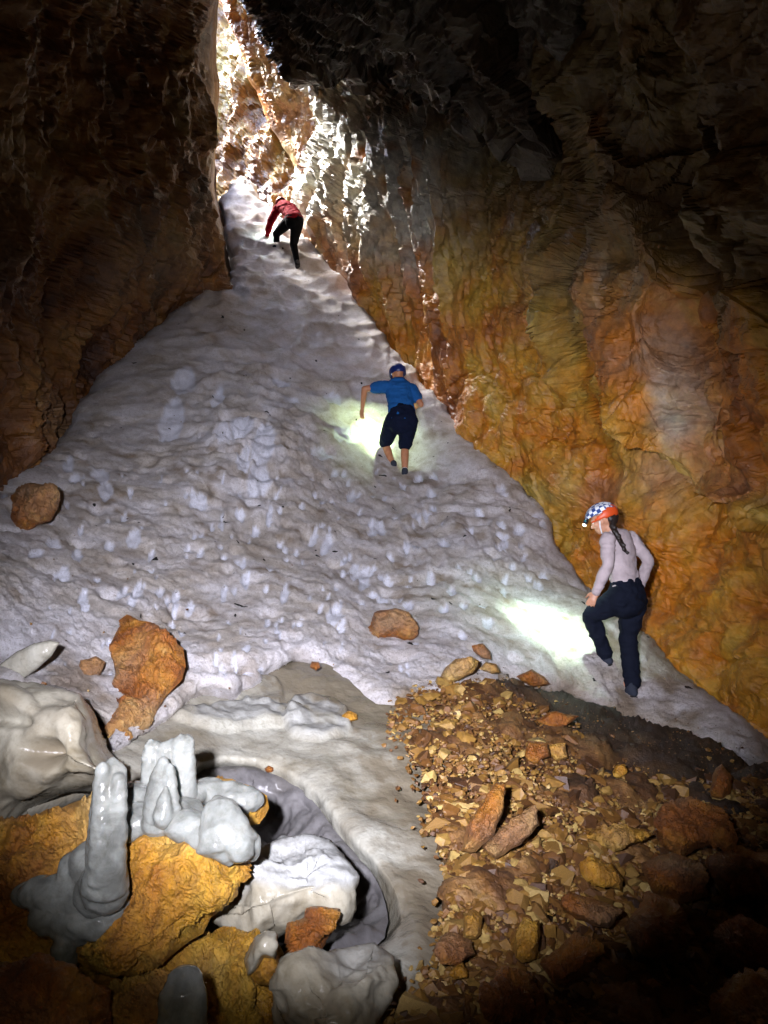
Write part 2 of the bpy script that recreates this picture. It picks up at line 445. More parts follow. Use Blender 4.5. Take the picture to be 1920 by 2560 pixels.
# ------------------------------------------------------------------ distances of the big surfaces
snow_pts = [(0,1450,4.3),(-300,1500,3.6),(-300,1330,4.6),(0,1300,5.4),(0,1200,6.3),(0,1600,3.75),(0,1700,3.35),(200,1750,3.6),(300,1870,3.4),(500,1700,4.3),(740,1650,4.8),
 (900,1790,4.6),(1130,1700,5.2),(1370,1720,6.0),(1575,1735,6.4),(1750,1850,5.8),(1920,1900,5.3),(1650,1620,7.0),(1400,1380,8.6),
 (1200,1150,10.1),(1080,1000,11.4),(970,860,12.8),(870,760,13.7),(770,620,14.9),(742,675,14.5),(1012,1195,10.5),(600,460,16.5),
 (560,520,15.6),(585,730,13.4),(500,740,12.9),(350,850,11.2),(200,1000,9.3),(950,1560,6.2),(700,1350,7.2),(700,1100,9.3),
 (700,900,11.6),(400,1350,6.3),(400,1100,8.5),(150,1250,6.4),(100,1450,4.7),(1250,1450,7.6),(1370,1580,6.9),(1000,1400,7.7),
 (1160,1300,8.9),(500,1550,5.2),(680,600,15.1),(1520,1640,6.65),(2100,2050,4.8)]
SNOW = TPS(snow_pts)
rub_pts = [(860,1800,4.5),(1130,1720,5.05),(1370,1760,5.6),(1600,1830,5.6),(1920,1920,4.95),(2200,2000,4.6),(1900,2200,3.6),(1920,2560,2.5),
 (1300,2560,2.15),(1300,2200,2.9),(1300,2000,3.5),(1100,2100,3.1),(1000,2500,2.2),(1500,2350,2.75),(1600,2050,3.9),(1300,2800,1.8),(2200,2800,2.0)]
RUB = TPS(rub_pts)
ice_pts = [(-300,1700,3.8),(0,1700,3.7),(740,1640,5.2),(1200,1650,5.5),(560,1760,4.4),(400,1850,3.8),(250,1850,3.6),(850,1800,4.4),(1000,1900,3.95),
 (950,2050,3.4),(1050,2150,3.1),(1060,2300,2.7),(1040,2450,2.35),(700,1900,3.95),(700,2100,3.3),(700,2400,2.6),(300,2200,2.8),(300,2600,2.2),
 (-200,2200,2.7),(-200,2700,2.0),(1200,2000,3.6),(1200,2700,2.0),(700,2700,2.1)]
ICE = TPS(ice_pts)

def P_on(fn, px, py, lift=0.0):
    v = P(px, py, float(fn(np.array([px]), np.array([py]))[0])); v.z += lift; return v

# ------------------------------------------------------------------ snow slope
snow_poly = [(605,452),(625,465),(640,500),(668,520),(700,548),(758,602),(851,694),(926,799),(966,874),(1007,914),(1047,961),(1111,1030),
 (1215,1134),(1285,1209),(1366,1296),(1389,1377),(1458,1447),(1493,1493),(1597,1586),(1678,1655),(1898,1840),(2150,2080),(2150,2120),
 (1920,1950),(1800,1890),(1700,1850),(1600,1820),(1500,1790),(1400,1740),(1300,1720),(1180,1760),(1060,1790),(1000,1800),(950,1800),(925,1785),
 (880,1750),(840,1715),(800,1670),(740,1648),(690,1672),(640,1705),(590,1745),(500,1738),(450,1790),(400,1840),(330,1885),(270,1900),
 (240,1820),(150,1780),(60,1790),(0,1800),(-300,1800),(-300,1330),(0,1195),(60,1160),(130,1120),(170,1060),(205,1000),(240,960),
 (300,900),(350,850),(420,790),(500,742),(545,730),(586,732),(580,640),(563,580),(560,530),(550,505),(580,488),(597,456)]
snow_poly = rough_poly(snow_poly, 22, 5, 2)
def sunk(cx, cy, rx, ry, X, Y, ang=0):
    c, s = math.cos(ang), math.sin(ang); v = (-(X-cx)*s+(Y-cy)*c)/ry; u = ((X-cx)*c+(Y-cy)*s)/rx*(1-0.3*np.clip(v, -1, 1))
    return np.clip(1-(u*u+v*v), 0, 1)
bumps = [(173,1165,17,22),(185,1200,20,17),(250,1190,26,24),(262,1230,24,20),(10,1225,10,12),(138,1350,22,18),(95,1375,20,14),(195,1380,16,22),(160,1435,24,28),
 (335,1345,20,22),(275,1360,14,15),(245,1445,9,11),(310,1480,14,18),(330,1505,12,20),(345,1475,14,30),(205,1500,14,22),(210,1525,12,16),(400,1480,12,14),(440,1490,13,16),
 (420,1500,9,12),(478,1510,12,18),(500,1385,12,14),(380,1380,9,14),(485,1345,8,9),(470,1370,8,8),(560,1395,9,9),(495,1265,26,20),(600,1290,16,10),(640,1325,10,13),(670,1295,8,12),
 (695,1290,8,14),(745,1285,9,13),(700,1355,8,12),(715,1370,9,11),(742,1380,8,9),(815,1360,15,24),(785,1345,9,16),(800,1325,8,10),(830,1190,10,12),(855,1190,10,12),(780,1250,9,13),
 (875,1250,12,18),(712,1485,11,24),(705,1545,9,8),(835,1540,22,28),(800,1530,8,13),(818,1500,7,12),(850,1575,12,16),(745,1565,9,7),(910,1450,16,30),(885,1435,9,16),(860,1430,8,13),
 (605,1415,11,16),(615,1450,12,20),(590,1410,7,9),(560,1480,9,24),(585,1475,7,12),(440,1530,12,22),(430,1560,14,10),(650,1680,8,13),(670,1550,9,16),(615,1630,9,19),(560,1680,9,22),(590,1660,7,13),
 (930,1430,8,14),(950,1445,8,12),(1020,1520,16,10),(900,1510,14,10),(955,1500,16,14),(650,1130,30,60),(600,1080,30,24),(460,960,36,40),(430,1050,34,60),(545,1005,16,34),(405,1090,8,14),
 (800,1140,34,20),(560,1110,30,30),(700,960,26,12),(725,1010,22,14),(830,1000,30,14),(860,1090,40,26),(640,1215,34,44),(600,1175,20,40)]
rb = random.Random(5)
for k in range(130):
    x = rb.uniform(120, 1040); y = rb.uniform(1180, 1690)
    bumps.append((x, y, rb.uniform(4, 9), rb.uniform(5, 13)))
for k in range(60):
    x = rb.uniform(880, 1400); y = rb.uniform(1200, 1600)
    bumps.append((x, y, rb.uniform(8, 18), rb.uniform(7, 14)))
def snow_fields(Pg, X, Y):
    up = 1-sstep(980, 1180, Y)                                   # suncup zone up the slope
    mid = np.exp(-((X-620)/170)**2-((Y-1150)/150)**2)
    wav = np.exp(-((X-1100)/230)**2-((Y-1330)/150)**2)
    return up, mid, wav
def bump_field(X, Y):
    b = np.zeros(X.shape)
    q = np.stack([X, Y, 0*X], -1)/1000.
    X = X+5*perlin(q, 40, 3)+4*perlin(q, 90, 5); Y = Y+6*perlin(q, 40, 4)+4*perlin(q, 90, 6)
    for (cx, cy, rx, ry) in bumps:
        m = (np.abs(X-cx) < rx*1.1) & (np.abs(Y-cy) < ry*1.1)
        if m.any(): b[m] = np.maximum(b[m], sunk(cx, cy, rx, ry, X[m], Y[m], 0.25)*min(1, rx/14+0.25))
    return b
def snow_disp(Pg, N, X, Y, s0):
    up, mid, wav = snow_fields(Pg, X, Y)
    w = np.stack([perlin(Pg, 1.1, 3), perlin(Pg, 1.1, 4), 0*X], -1)*0.25
    q = (Pg+w)*np.array([1.15, 0.9, 1.6])
    a, b, i, o = cells(q, 2.3, 2)
    cup = np.clip(a, 0, 1)**2
    left = sstep(330, 560, X)
    h = 0.06*fbm(Pg, 0.7, 3, 1)+0.022*fbm(Pg, 3.0, 4, 2)
    h = h+cup*0.145*(0.15+0.85*left)*up
    a2, b2, i2, o2 = cells(q, 4.6, 6)
    h = h+0.03*np.clip(a2, 0, 1)**2*(0.3+0.7*up)*left
    h = h+mid*0.13*ridged(q, 1.6, 4, 9)
    qq = Pg+np.stack([perlin(Pg, 1.5, 13), perlin(Pg, 1.5, 14), perlin(Pg, 1.5, 15)], -1)*0.4
    h = h+wav*0.07*ridged(qq, 1.7, 3, 20)
    a3, b3, i3, o3 = cells((Pg+w)*np.array([1, 1, 1.2]), 3.3, 11)
    h = h-0.055*sstep(0.42, 0.12, a3)*(R2[i3] > 0.45)*sstep(950, 1150, Y)
    bf = bump_field(X, Y)
    h = h-0.050*sstep(0, 1, bf)*np.clip(Pg[..., 1]/8, 0.45, 1.2)
    low = sstep(1150, 1300, Y)
    h = h+0.016*low*fbm(Pg*np.array([1, 1, 2.0]), 7, 4, 31)+0.008*ridged(Pg, 15, 2, 32)+0.006*crag(Pg, 26, 33)
    return h
def snow_attr(Pg, X, Y, s0):
    up, mid, wav = snow_fields(Pg, X, Y)
    bf = bump_field(X, Y)
    clean = sstep(0.02, 0.45, bf)*0.9
    clean = np.clip(clean+mid*0.35*sstep(0, 0.5, perlin(Pg, 2.2, 8))+wav*0.3*sstep(-0.2, 0.5, perlin(Pg, 1.3, 9)), 0, 1)
    glaze = np.exp(-((X-60)/190)**2-((Y-1600)/140)**2); clean = np.clip(clean+0.3*glaze, 0, 1)
    dirt = 0.75*sstep(70, 0, s0+60*perlin(Pg, 3, 17))*sstep(1560, 1680, Y)*sstep(950, 1050, X)*sstep(1750, 1650, X)
    a_, b_, i_, o_ = cells((Pg+np.stack([perlin(Pg, 1.1, 3), perlin(Pg, 1.1, 4), 0*X], -1)*0.25)*np.array([1.15, 0.9, 1.6]), 2.3, 2)
    dirt = dirt+0.40*sstep(0.55, 0.95, a_+0.25*perlin(Pg, 7, 19))*(0.5+0.5*up)+0.22*sstep(1000, 700, Y)+0.35*sstep(0.35, 0.9, fbm(Pg, 4.5, 4, 23)+0.4)*(1-up)
    clean = np.clip(clean+0.25*sstep(0.5, 0.15, a_)*up, 0, 1)
    dirt = dirt+0.5*sstep(0.25, 0.6, perlin(Pg, 2.4, 12)+0.5*perlin(Pg, 9, 13))*sstep(950, 1200, Y)
    dirt = dirt+0.8*np.exp(-((X-180)/90)**2-((Y-1660)/50)**2)*sstep(-0.2, 0.3, perlin(Pg, 6, 14))
    return {'clean': clean, 'dirt': np.clip(dirt, 0, 0.9)*(1-clean)}
snow = relief('snow_slope', snow_poly, SNOW, 3.6, [M_SNOW], snow_disp, snow_attr, rw=60, rd=0.5, skirt=(1.3, 0.9))
tag(snow, 'steep slope of old dirty snow rising up the cave to the daylight shaft', kind='structure')

# ------------------------------------------------------------------ cave walls
def rock_disp(amp=1.0, sc_=1.0, seed=0, an=(1, 1, 1)):
    an = np.array(an)
    def f(Pg, N, X, Y, s0):
        q = Pg*an
        return amp*(0.46*crag(q, 0.55*sc_, seed)+0.25*crag(q, 1.3*sc_, seed+1)+0.13*facets(q, 1.1*sc_, seed+8, 0.45)
                    + 0.15*crag(q, 3.0*sc_, seed+2)+0.07*facets(q, 3.6*sc_, seed+3, 0.6)+0.065*crag(q, 7*sc_, seed+6)+0.03*facets(q, 9*sc_, seed+7, 0.6)
                    + 0.06*ridged(q, 1.1*sc_, 4, seed+4)+0.028*crag(q, 17*sc_, seed+5))
    return f
def no_grey(v=0.0):
    return lambda Pg, X, Y, s0: {'grey': np.clip(v+0.5*perlin(Pg, 0.6, 33), 0, 1)}

left_poly = [(547,-700),(548,0),(541,120),(546,200),(538,300),(541,380),(536,460),(545,520),(560,580),(572,640),(585,700),(620,800),(500,1000),(300,1300),(100,1500),(-900,1900),(-900,-700)]
LEFT = TPS([(0,1200,7.0),(-300,1300,5.2),(-900,1500,3.4),(-900,-700,3.0),(200,1000,9.9),(350,850,11.8),(500,740,13.6),(585,700,14.6),(600,800,14.6),(300,1300,10),(0,0,6.6),(545,0,12.3),
 (545,-700,10),(300,400,9.8),(150,700,8.7),(545,400,13.8),(400,600,12.0),(0,600,7.0),(430,100,11.4)])
lw_d = rock_disp(0.85, 1.1, 40, (1.1, 1.0, 0.5))
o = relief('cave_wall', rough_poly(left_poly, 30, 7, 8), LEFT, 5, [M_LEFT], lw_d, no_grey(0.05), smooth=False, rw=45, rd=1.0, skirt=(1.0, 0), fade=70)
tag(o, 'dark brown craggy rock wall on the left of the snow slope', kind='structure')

shade_slab = rough_poly([(250,330),(520,350),(541,380),(540,480),(566,600),(580,700),(600,820),(250,820)], 25, 5, 31)  # unseen slab added to keep direct sun off the upper snow
o = relief('cave_wall', shade_slab, lambda X, Y: 16.0+0*X, 7, [M_LEFT], rock_disp(0.3, 1.2, 55, (1, 1, .6)), no_grey(0.0), skirt=(1.6, 0), fade=30)
tag(o, 'unseen rock slab added behind the left wall to shade the upper snow', kind='structure')
far_poly = [(380,-70),(1000,-70),(1000,800),(380,800)]
FAR = TPS([(380,-70,21.6),(545,0,21.4),(640,-70,21.2),(1000,-70,19.5),(560,300,20.4),(650,300,19.8),(620,450,19.2),(750,450,18.4),(900,700,17.5),(400,700,19),(700,100,20.0),(550,480,19.6),(400,300,20.9)])
o = relief('cave_wall', far_poly, FAR, 5, [M_FAR], rock_disp(0.75, 0.9, 60, (1.2, 1, 0.7)), no_grey(-0.3), smooth=False, skirt=(0.5, 0))
tag(o, 'yellow rock wall at the far end under the daylight shaft', kind='structure')

mid_poly = [(530,-300),(545,0),(575,60),(600,130),(622,190),(645,230),(665,300),(700,352),(725,410),(752,463),(770,530),(850,700),(1100,800),(1100,-300)]
MIDW = TPS([(540,-200,16),(545,0,16.5),(600,130,17),(700,352,17.4),(752,463,17.2),(800,100,15.5),(1100,-300,14),(1100,800,15.5),(850,700,16.5)])
o = relief('cave_wall', rough_poly(mid_poly, 18, 6, 3), MIDW, 4, [M_WALL], rock_disp(0.5, 1.2, 70, (1.2, 1, 0.6)), no_grey(0.2), smooth=False, rw=40, rd=0.9, skirt=(1.2, 0), fade=22)
tag(o, 'shaded brown rock buttress with a bright diagonal edge behind the top climber', kind='structure')

right_poly = [(560,-900),(600,-300),(628,-40),(640,20),(670,70),(690,130),(717,178),(750,225),(799,262),(820,275),(828,337),(806,380),(789,410),(765,450),(757,490),(760,530),
 (775,570),(790,640),(800,760),(1000,1050),(1150,1300),(1350,1550),(1600,1800),(1900,2100),(2700,2500),(2700,-900)]
right_poly = rough_poly(right_poly, 20, 7, 4)
RIGHT = TPS([(1920,1870,5.75),(1650,1570,7.5),(1400,1360,9.1),(1200,1140,10.6),(1080,990,11.9),(970,850,13.3),(870,740,14.3),(770,600,15.6),(757,480,16.0),(828,337,15.4),
 (900,420,14.2),(1000,500,12.5),(640,0,16.5),(560,-600,16),(800,0,15.6),(800,200,15.9),(950,150,14.2),(1000,300,12.7),(1130,300,11.3),(1200,0,10.5),(1250,400,10.3),(1250,800,10.3),(1300,1150,9.9),
 (1550,500,8.0),(1600,900,7.9),(1650,1250,7.6),(1920,0,5.2),(1920,600,5.8),(1920,1200,6.0),(2700,0,3.0),(2700,1200,3.4),(2600,2400,3.4),(1500,-800,5.5),(1000,1150,12.5),(1400,1600,8.6),(1700,1900,6.2)])
EDGE = [(1290,-900),(1300,-200),(1315,60),(1335,180),(1350,270),(1375,330),(1420,390),(1448,450),(1432,520),(1415,600),(1380,650),(1365,730),(1345,800),(1375,870),(1405,960),(1440,1030),(1470,1090),(1500,1130),(1560,1150)]
EDGE2 = [(1560,1150),(1640,1180),(1760,1230),(2000,1300),(2700,1400)]
edge_poly = EDGE+EDGE2[1:]+[(2700,-900)]
ep = rough_poly(edge_poly, 30, 9, 6)
HOLL = [(1080,560),(1240,520),(1370,540),(1340,680),(1330,760),(1150,620)]
def right_depth(X, Y):
    D = RIGHT(X, Y); sd, _, _ = polysd(ep, X, Y)
    D = D-1.25*sstep(-8, 50, sd)*sstep(1750, 1480, X)-0.35*sstep(30, 260, sd)
    # lower overhanging lip of the near mass, and long slanting ledges
    dl = linesd([(1480,1120),(1560,1160),(1640,1215),(1760,1265),(1900,1300),(2700,1400)], X, Y)
    below = sstep(-20, 30, Y-(1120+(X-1480)*0.48))
    D = D-0.30*np.exp(-(dl/55)**2)*sstep(1440, 1520, X)+0.25*below*np.exp(-(dl/170)**2)*sstep(1440, 1520, X)
    dl2 = linesd([(1560,560),(1640,690),(1760,760),(1920,900)], X, Y)
    D = D-0.22*np.exp(-(dl2/70)**2)
    dl3 = linesd([(1780,780),(1850,950),(1800,1120)], X, Y)
    D = D+0.18*np.exp(-(dl3/22)**2)
    return D
rw_a = rock_disp(0.80, 1.05, 80, (1.0, 1.0, 0.6)); rw_b = rock_disp(0.62, 1.25, 84, (1.25, 1.0, 0.25))
def right_disp(Pg, N, X, Y, s0):
    zf = sstep(1330, 1130, X)*sstep(1150, 850, Y)
    h = rw_a(Pg, N, X, Y, s0)*(1-zf)+rw_b(Pg, N, X, Y, s0)*zf
    # hanging ribs and flutes where the daylight rakes the wall
    z = np.exp(-((X-900)/330)**2-((Y-350)/420)**2)
    q = Pg*np.array([1.0, 1.0, 0.16])+np.stack([0.10*Pg[..., 2], 0*X, 0*X], -1)+0.12*np.stack([perlin(Pg, .9, 71), 0*X, 0*X], -1)
    h = h+z*(0.20*ridged(q, 1.9, 3, 90)+0.07*ridged(q, 5.5, 3, 95)+0.02*ridged(q, 15, 2, 96))
    smooth_ = np.exp(-((X-1600)/120)**2-((Y-850)/230)**2)
    near_ = sstep(1180, 1420, X)
    big = 0.62*crag(Pg*np.array([1, 1, .7]), 0.42, 110)+0.34*crag(Pg, 1.0, 111)+0.13*crag(Pg, 2.6, 112)+0.13*facets(Pg*np.array([1, 1, .7]), 0.75, 113, .5)+0.035*crag(Pg, 7, 114)+0.012*crag(Pg, 19, 115)
    cz, sz = math.cos(0.55), math.sin(0.55)
    qr = np.stack([Pg[..., 0]*cz-Pg[..., 2]*sz, Pg[..., 1], (Pg[..., 0]*sz+Pg[..., 2]*cz)*2.6], -1)
    big = big+0.13*facets(qr, 0.8, 116, .35, .3)+0.05*facets(qr, 2.2, 117, .4, .4)+0.018*facets(qr, 6, 118, .5, .4)
    big = big*(0.9+0.25*perlin(Pg, 0.6, 120))
    h = h*(1-near_)+big*0.85*near_
    wq = Pg+0.18*np.stack([perlin(Pg, 2.2, 121), perlin(Pg, 2.2, 122), perlin(Pg, 2.2, 123)], -1)
    a_, b_, i_, o_ = cells(wq, 1.15, 124); h = h-0.07*np.clip(1-(b_-a_)*16, 0, 1)*sstep(-.1, .2, perlin(Pg, 1.1, 125))
    return h*(1-0.4*smooth_)
def right_attr(Pg, X, Y, s0):
    u = X-(1560+(Y-800)*0.42)
    g = np.exp(-(u/110)**2)*sstep(560, 700, Y)*sstep(1180, 1050, Y)
    g = g+0.8*np.exp(-((X-930)/210)**2-((Y-330)/260)**2)+1.3*np.exp(-((X-950)/230)**2-((Y-330)/300)**2)+0.5*sstep(0.1, 0.5, perlin(Pg, 0.5, 21))*sstep(900, 500, Y)  # top-centre pale patches stand in for silvery daylight on the ribs
    g = g+0.5*np.exp(-((X-1650)/240)**2-((Y-1220)/60)**2)
    dl = linesd([(1440,640),(1490,760),(1530,900),(1570,1010),(1610,1090)], X, Y)
    r = 0.9*sstep(75, 15, dl+30*perlin(Pg, 3, 26))
    r = r+0.85*np.exp(-((X-1650)/200)**2-((Y-1400)/150)**2)+0.6*np.exp(-((X-1370)/110)**2-((Y-1060)/140)**2)+0.4*np.exp(-((X-1000)/90)**2-((Y-800)/160)**2)
    r = np.clip(r*(0.5+1.0*fbm(Pg, 2.2, 4, 27)), 0, 0.7)
    near_ = sstep(1180, 1420, X)
    return {'grey': np.clip(g*(1-0.35*near_)*(0.7+0.9*fbm(Pg, 1.5, 4, 25)), 0, 1)*(1-r), 'rust': r, 'olive': 0.85*sstep(-120, 330, (820-Y)+0.15*(X-1400)+320*fbm(Pg, 0.8, 4, 29))*sstep(1040, 1250, X)}  # olive mask darkens the upper right wall in place of lamp falloff
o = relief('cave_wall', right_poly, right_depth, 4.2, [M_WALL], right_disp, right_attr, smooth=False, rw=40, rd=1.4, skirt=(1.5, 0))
tag(o, 'ochre and orange rock wall leaning over the snow slope from the right', kind='structure')

ceil_poly = rough_poly([(540,-900),(600,-300),(628,-60),(640,10),(668,75),(690,130),(715,180),(750,215),(790,255),(806,230),(818,190),(850,165),(885,180),(905,215),(925,180),(955,150),(985,185),(1010,240),
 (1030,200),(1052,235),(1080,290),(1105,250),(1140,260),(1165,310),(1190,330),(1240,300),(1300,360),(1345,420),(1460,250),(1600,-900)], 16, 7, 14)
CEIL = TPS([(640,0,12.0),(560,-900,7.5),(720,180,12.9),(820,240,12.9),(900,220,12.4),(1000,280,11.8),(1100,420,11.0),(1250,400,9.6),(1200,0,8.0),(1000,0,9.2),(800,0,10.6),(1345,470,9.0),(1300,-900,4.5),(1600,-900,4.0),(1500,100,7.0)])
def ceil_disp(Pg, N, X, Y, s0):
    q = Pg*np.array([1.0, 1.0, 0.35])
    return 0.30*facets(q, 0.7, 210, .6)+0.13*facets(q, 1.9, 211, .6)+0.16*ridged(q, 1.6, 4, 212)+0.03*facets(q, 5, 213, .7)
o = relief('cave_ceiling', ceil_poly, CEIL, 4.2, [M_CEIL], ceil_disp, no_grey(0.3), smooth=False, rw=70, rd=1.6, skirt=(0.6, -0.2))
tag(o, 'hanging ceiling rock, colour darkened for shade, with rim-lit jagged lower edges', kind='structure')

# the closed chamber round the photographer, open only at the daylight shaft
def shell():
    bm = bmesh.new()
    def quad(*pts):
        bm.faces.new([bm.verts.new(p) for p in pts])
    x0, x1, y0, y1, z0, z1 = -12, 9, -4, 24, -3, 17
    quad((x0,y0,z0),(x1,y0,z0),(x1,y0,z1),(x0,y0,z1)); quad((x0,y1,z0),(x0,y1,z1),(x1,y1,z1),(x1,y1,z0))
    quad((x0,y0,z0),(x0,y0,z1),(x0,y1,z1),(x0,y1,z0)); quad((x1,y0,z0),(x1,y1,z0),(x1,y1,z1),(x1,y0,z1))
    quad((x0,y0,z0),(x0,y1,z0),(x1,y1,z0),(x1,y0,z0))
    hx0, hx1, hy0, hy1 = -11, 0, 14.2, 23.2
    quad((x0,y0,z1),(x1,y0,z1),(x1,hy0,z1),(x0,hy0,z1)); quad((x0,hy1,z1),(x1,hy1,z1),(x1,y1,z1),(x0,y1,z1))
    quad((x0,hy0,z1),(hx0,hy0,z1),(hx0,hy1,z1),(x0,hy1,z1)); quad((hx1,hy0,z1),(x1,hy0,z1),(x1,hy1,z1),(hx1,hy1,z1))
    me = bpy.data.meshes.new('cave_chamber'); bm.to_mesh(me); bm.free(); me.materials.append(M_LEFT)
    return link('cave_chamber', me)
tag(shell(), 'rock chamber that closes the cave round the photographer', kind='structure')

# ------------------------------------------------------------------ ice floor with the melted hollow
H_POLY = [(440,1955),(500,1915),(560,1900),(640,1905),(710,1930),(770,1965),(815,2010),(845,2060),(880,2100),(925,2150),(958,2200),(978,2250),(986,2305),(975,2350),(940,2385),
 (860,2440),(600,2600),(300,2900),(-400,2900),(-400,2080),(0,2085),(60,2030),(160,1985),(260,1965)]
def ice_depth(X, Y):
    D = ICE(X, Y); sd, _, _ = polysd(H_POLY, X, Y)
    lip = np.exp(-((sd+45)/55)**2)
    return D+0.32*sstep(-12, 60, sd)-0.10*lip
def ice_disp(Pg, N, X, Y, s0):
    sd, _, _ = polysd(H_POLY, X, Y)
    t = sstep(1640, 1760, Y)
    h = 0.035*fbm(Pg, 1.6, 3, 51)+0.008*fbm(Pg, 8, 3, 52)
    # snowy crusts and melt ledges near the snow edge
    for (cx, cy, rx, ry, a) in ((600,1790,170,34,.05),(790,1800,85,66,.05),(650,1730,60,46,.03)):
        h = h+a*sstep(0.0, 0.25, sunk(cx, cy, rx, ry, X+14*perlin(Pg, 5, 5), Y+14*perlin(Pg, 5, 6)))*(0.8+0.4*perlin(Pg, 12, 7))
    h = h+0.02*np.sin(sd/26.0+2*perlin(Pg, 1.5, 9))*sstep(5, -20, sd)*sstep(-190, -100, sd)*0.5
    return h
def ice_attr(Pg, X, Y, s0):
    sd, _, _ = polysd(H_POLY, X, Y)
    X2, Y2 = X+14*perlin(Pg, 5, 5), Y+14*perlin(Pg, 5, 6)
    ledge = sunk(600,1785,170,36, X2, Y2)+sunk(790,1800,85,66, X2, Y2)
    sn = np.clip(2.2*ledge*sstep(-0.4, 0.3, perlin(Pg, 6, 3)), 0, 0.75)
    rbl = linesd([(700,1640),(860,1740),(960,1810),(1040,1930),(1085,2060),(1130,2260),(1110,2380),(1060,2480),(980,2600)], X, Y)
    d = 0.85*sstep(130, 0, rbl+110*fbm(Pg, 2.2, 4, 64))+0.45*sstep(0.1, 0.5, fbm(Pg, 14, 3, 66))*sstep(300, 60, rbl)+0.5*sstep(-0.1, 0.5, fbm(Pg, 2.5, 4, 61))+0.85*sstep(960, 1130, X+40*perlin(Pg, 3, 5))*sstep(2600, 1700, Y)+0.6*sstep(1790, 1700, Y)*sstep(600, 700, X)
    return {'dirt': np.clip(d, 0, 0.9)*(1-sn), 'snow': sn}
ice_poly = [(-400,1720),(240,1750),(420,1770),(560,1700),(740,1612),(860,1690),(940,1760),(1060,1770),(1120,1900),(1170,2100),(1200,2300),(1200,2800),(-400,2800)]
o = relief('ice_floor', ice_poly, ice_depth, 4.5, [M_ICE], ice_disp, ice_attr)
tag(o, 'smooth grey ice round a melted hollow at the foot of the snow', kind='structure')
# dark inner wall of the hollow
hol_poly = rough_poly([(455,1965),(510,1925),(570,1912),(645,1918),(712,1945),(762,1980),(805,2025),(838,2075),(875,2115),(918,2165),(948,2210),(966,2255),(973,2305),(962,2345),
 (930,2370),(800,2420),(640,2350),(560,2150)], 20, 3, 9)
def hol_depth(X, Y):
    sd, _, _ = polysd(hol_poly, X, Y)
    return ICE(X, Y)+0.03+0.26*sstep(0, 130, sd)
o = relief('ice_hollow', hol_poly, hol_depth, 4.5, [M_HOLLOW], lambda Pg, N, X, Y, s0: (0.05*fbm(Pg, 2.5, 4, 77)+0.02*ridged(Pg, 6, 3, 78)+0.006*crag(Pg, 22, 79))*np.clip(s0/20, 0, 1),
           lambda Pg, X, Y, s0: {'dirt': np.clip(0.3*fbm(Pg, 4, 3, 5), 0, 1), 'snow': np.clip(0.25*sstep(0.1, .6, perlin(Pg, 5, 44)), 0, 1)})
tag(o, 'dark grey melted hollow in the ice behind the boulders', kind='structure')

# ------------------------------------------------------------------ rubble slope
rub_poly = rough_poly([(1010,1745),(1080,1720),(1180,1700),(1230,1655),(1330,1690),(1400,1700),(1470,1745),(1560,1795),(1680,1820),(1800,1870),(1930,1920),(2400,2100),(2400,2900),(900,2900),(990,2560),(1060,2480),
 (1110,2380),(1130,2260),(1120,2150),(1085,2060),(1060,1980),(1040,1930),(1020,1880),(985,1840),(950,1800),(970,1770)], 22, 9, 12)
def rub_disp(Pg, N, X, Y, s0):
    return 0.07*crag(Pg, 2.2, 100)+0.05*crag(Pg, 6, 101)+0.02*facets(Pg, 14, 102, 0.6)+0.10*fbm(Pg, 0.9, 3, 103)*sstep(0, 90, s0)+0.004*fbm(Pg, 40, 2, 3)
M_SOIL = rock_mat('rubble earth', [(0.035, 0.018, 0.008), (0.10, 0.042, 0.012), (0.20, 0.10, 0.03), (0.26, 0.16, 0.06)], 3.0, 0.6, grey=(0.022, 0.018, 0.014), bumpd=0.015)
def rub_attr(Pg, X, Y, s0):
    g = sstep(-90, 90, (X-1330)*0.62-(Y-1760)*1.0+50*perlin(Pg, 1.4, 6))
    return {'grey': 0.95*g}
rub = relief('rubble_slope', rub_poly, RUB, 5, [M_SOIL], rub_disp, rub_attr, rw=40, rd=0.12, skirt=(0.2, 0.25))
tag(rub, 'earth and broken rock of the rubble slope at the lower right', kind='structure')

def hull_mesh(name, seed, mat, npt=14, sq=(1, 0.8, 0.55)):
    r = random.Random(seed); bm = bmesh.new()
    for k in range(npt):
        v = Vector((r.gauss(0, 1), r.gauss(0, 1), r.gauss(0, 1))); v.normalize(); v *= r.uniform(0.75, 1.0)
        bm.verts.new((v.x*sq[0], v.y*sq[1], v.z*sq[2]))
    res = bmesh.ops.convex_hull(bm, input=bm.verts)
    bmesh.ops.delete(bm, geom=[g for g in res['geom_interior'] if isinstance(g, bmesh.types.BMVert)], context='VERTS')
    me = bpy.data.meshes.new(name); bm.to_mesh(me); bm.free()
    if mat: me.materials.append(mat)
    return me
PROTO = [hull_mesh('stone', 100+k, M_STONE, 11+k % 6, (1, random.Random(k).uniform(.55, .95), random.Random(k+50).uniform(.35, .8))) for k in range(24)]
rr = random.Random(21)
cand = []
def in_poly(poly, x, y):
    return float(polysd(poly, np.array([float(x)]), np.array([float(y)]))[0][0])
N_ST = 14000
xs = np.array([rr.uniform(960, 2000) for _ in range(N_ST*2)]); ys = np.array([1640+1050*rr.random()**1.15 for _ in range(N_ST*2)])
sdv = polysd(rub_poly, xs, ys)[0]
keep = (sdv > 4) | (np.array([rr.random() for _ in xs]) < 0.42*np.exp(sdv/26))&(sdv > -110)
xs, ys, sdv = xs[keep][:N_ST], ys[keep][:N_ST], sdv[keep][:N_ST]
Ds = RUB(xs, ys)
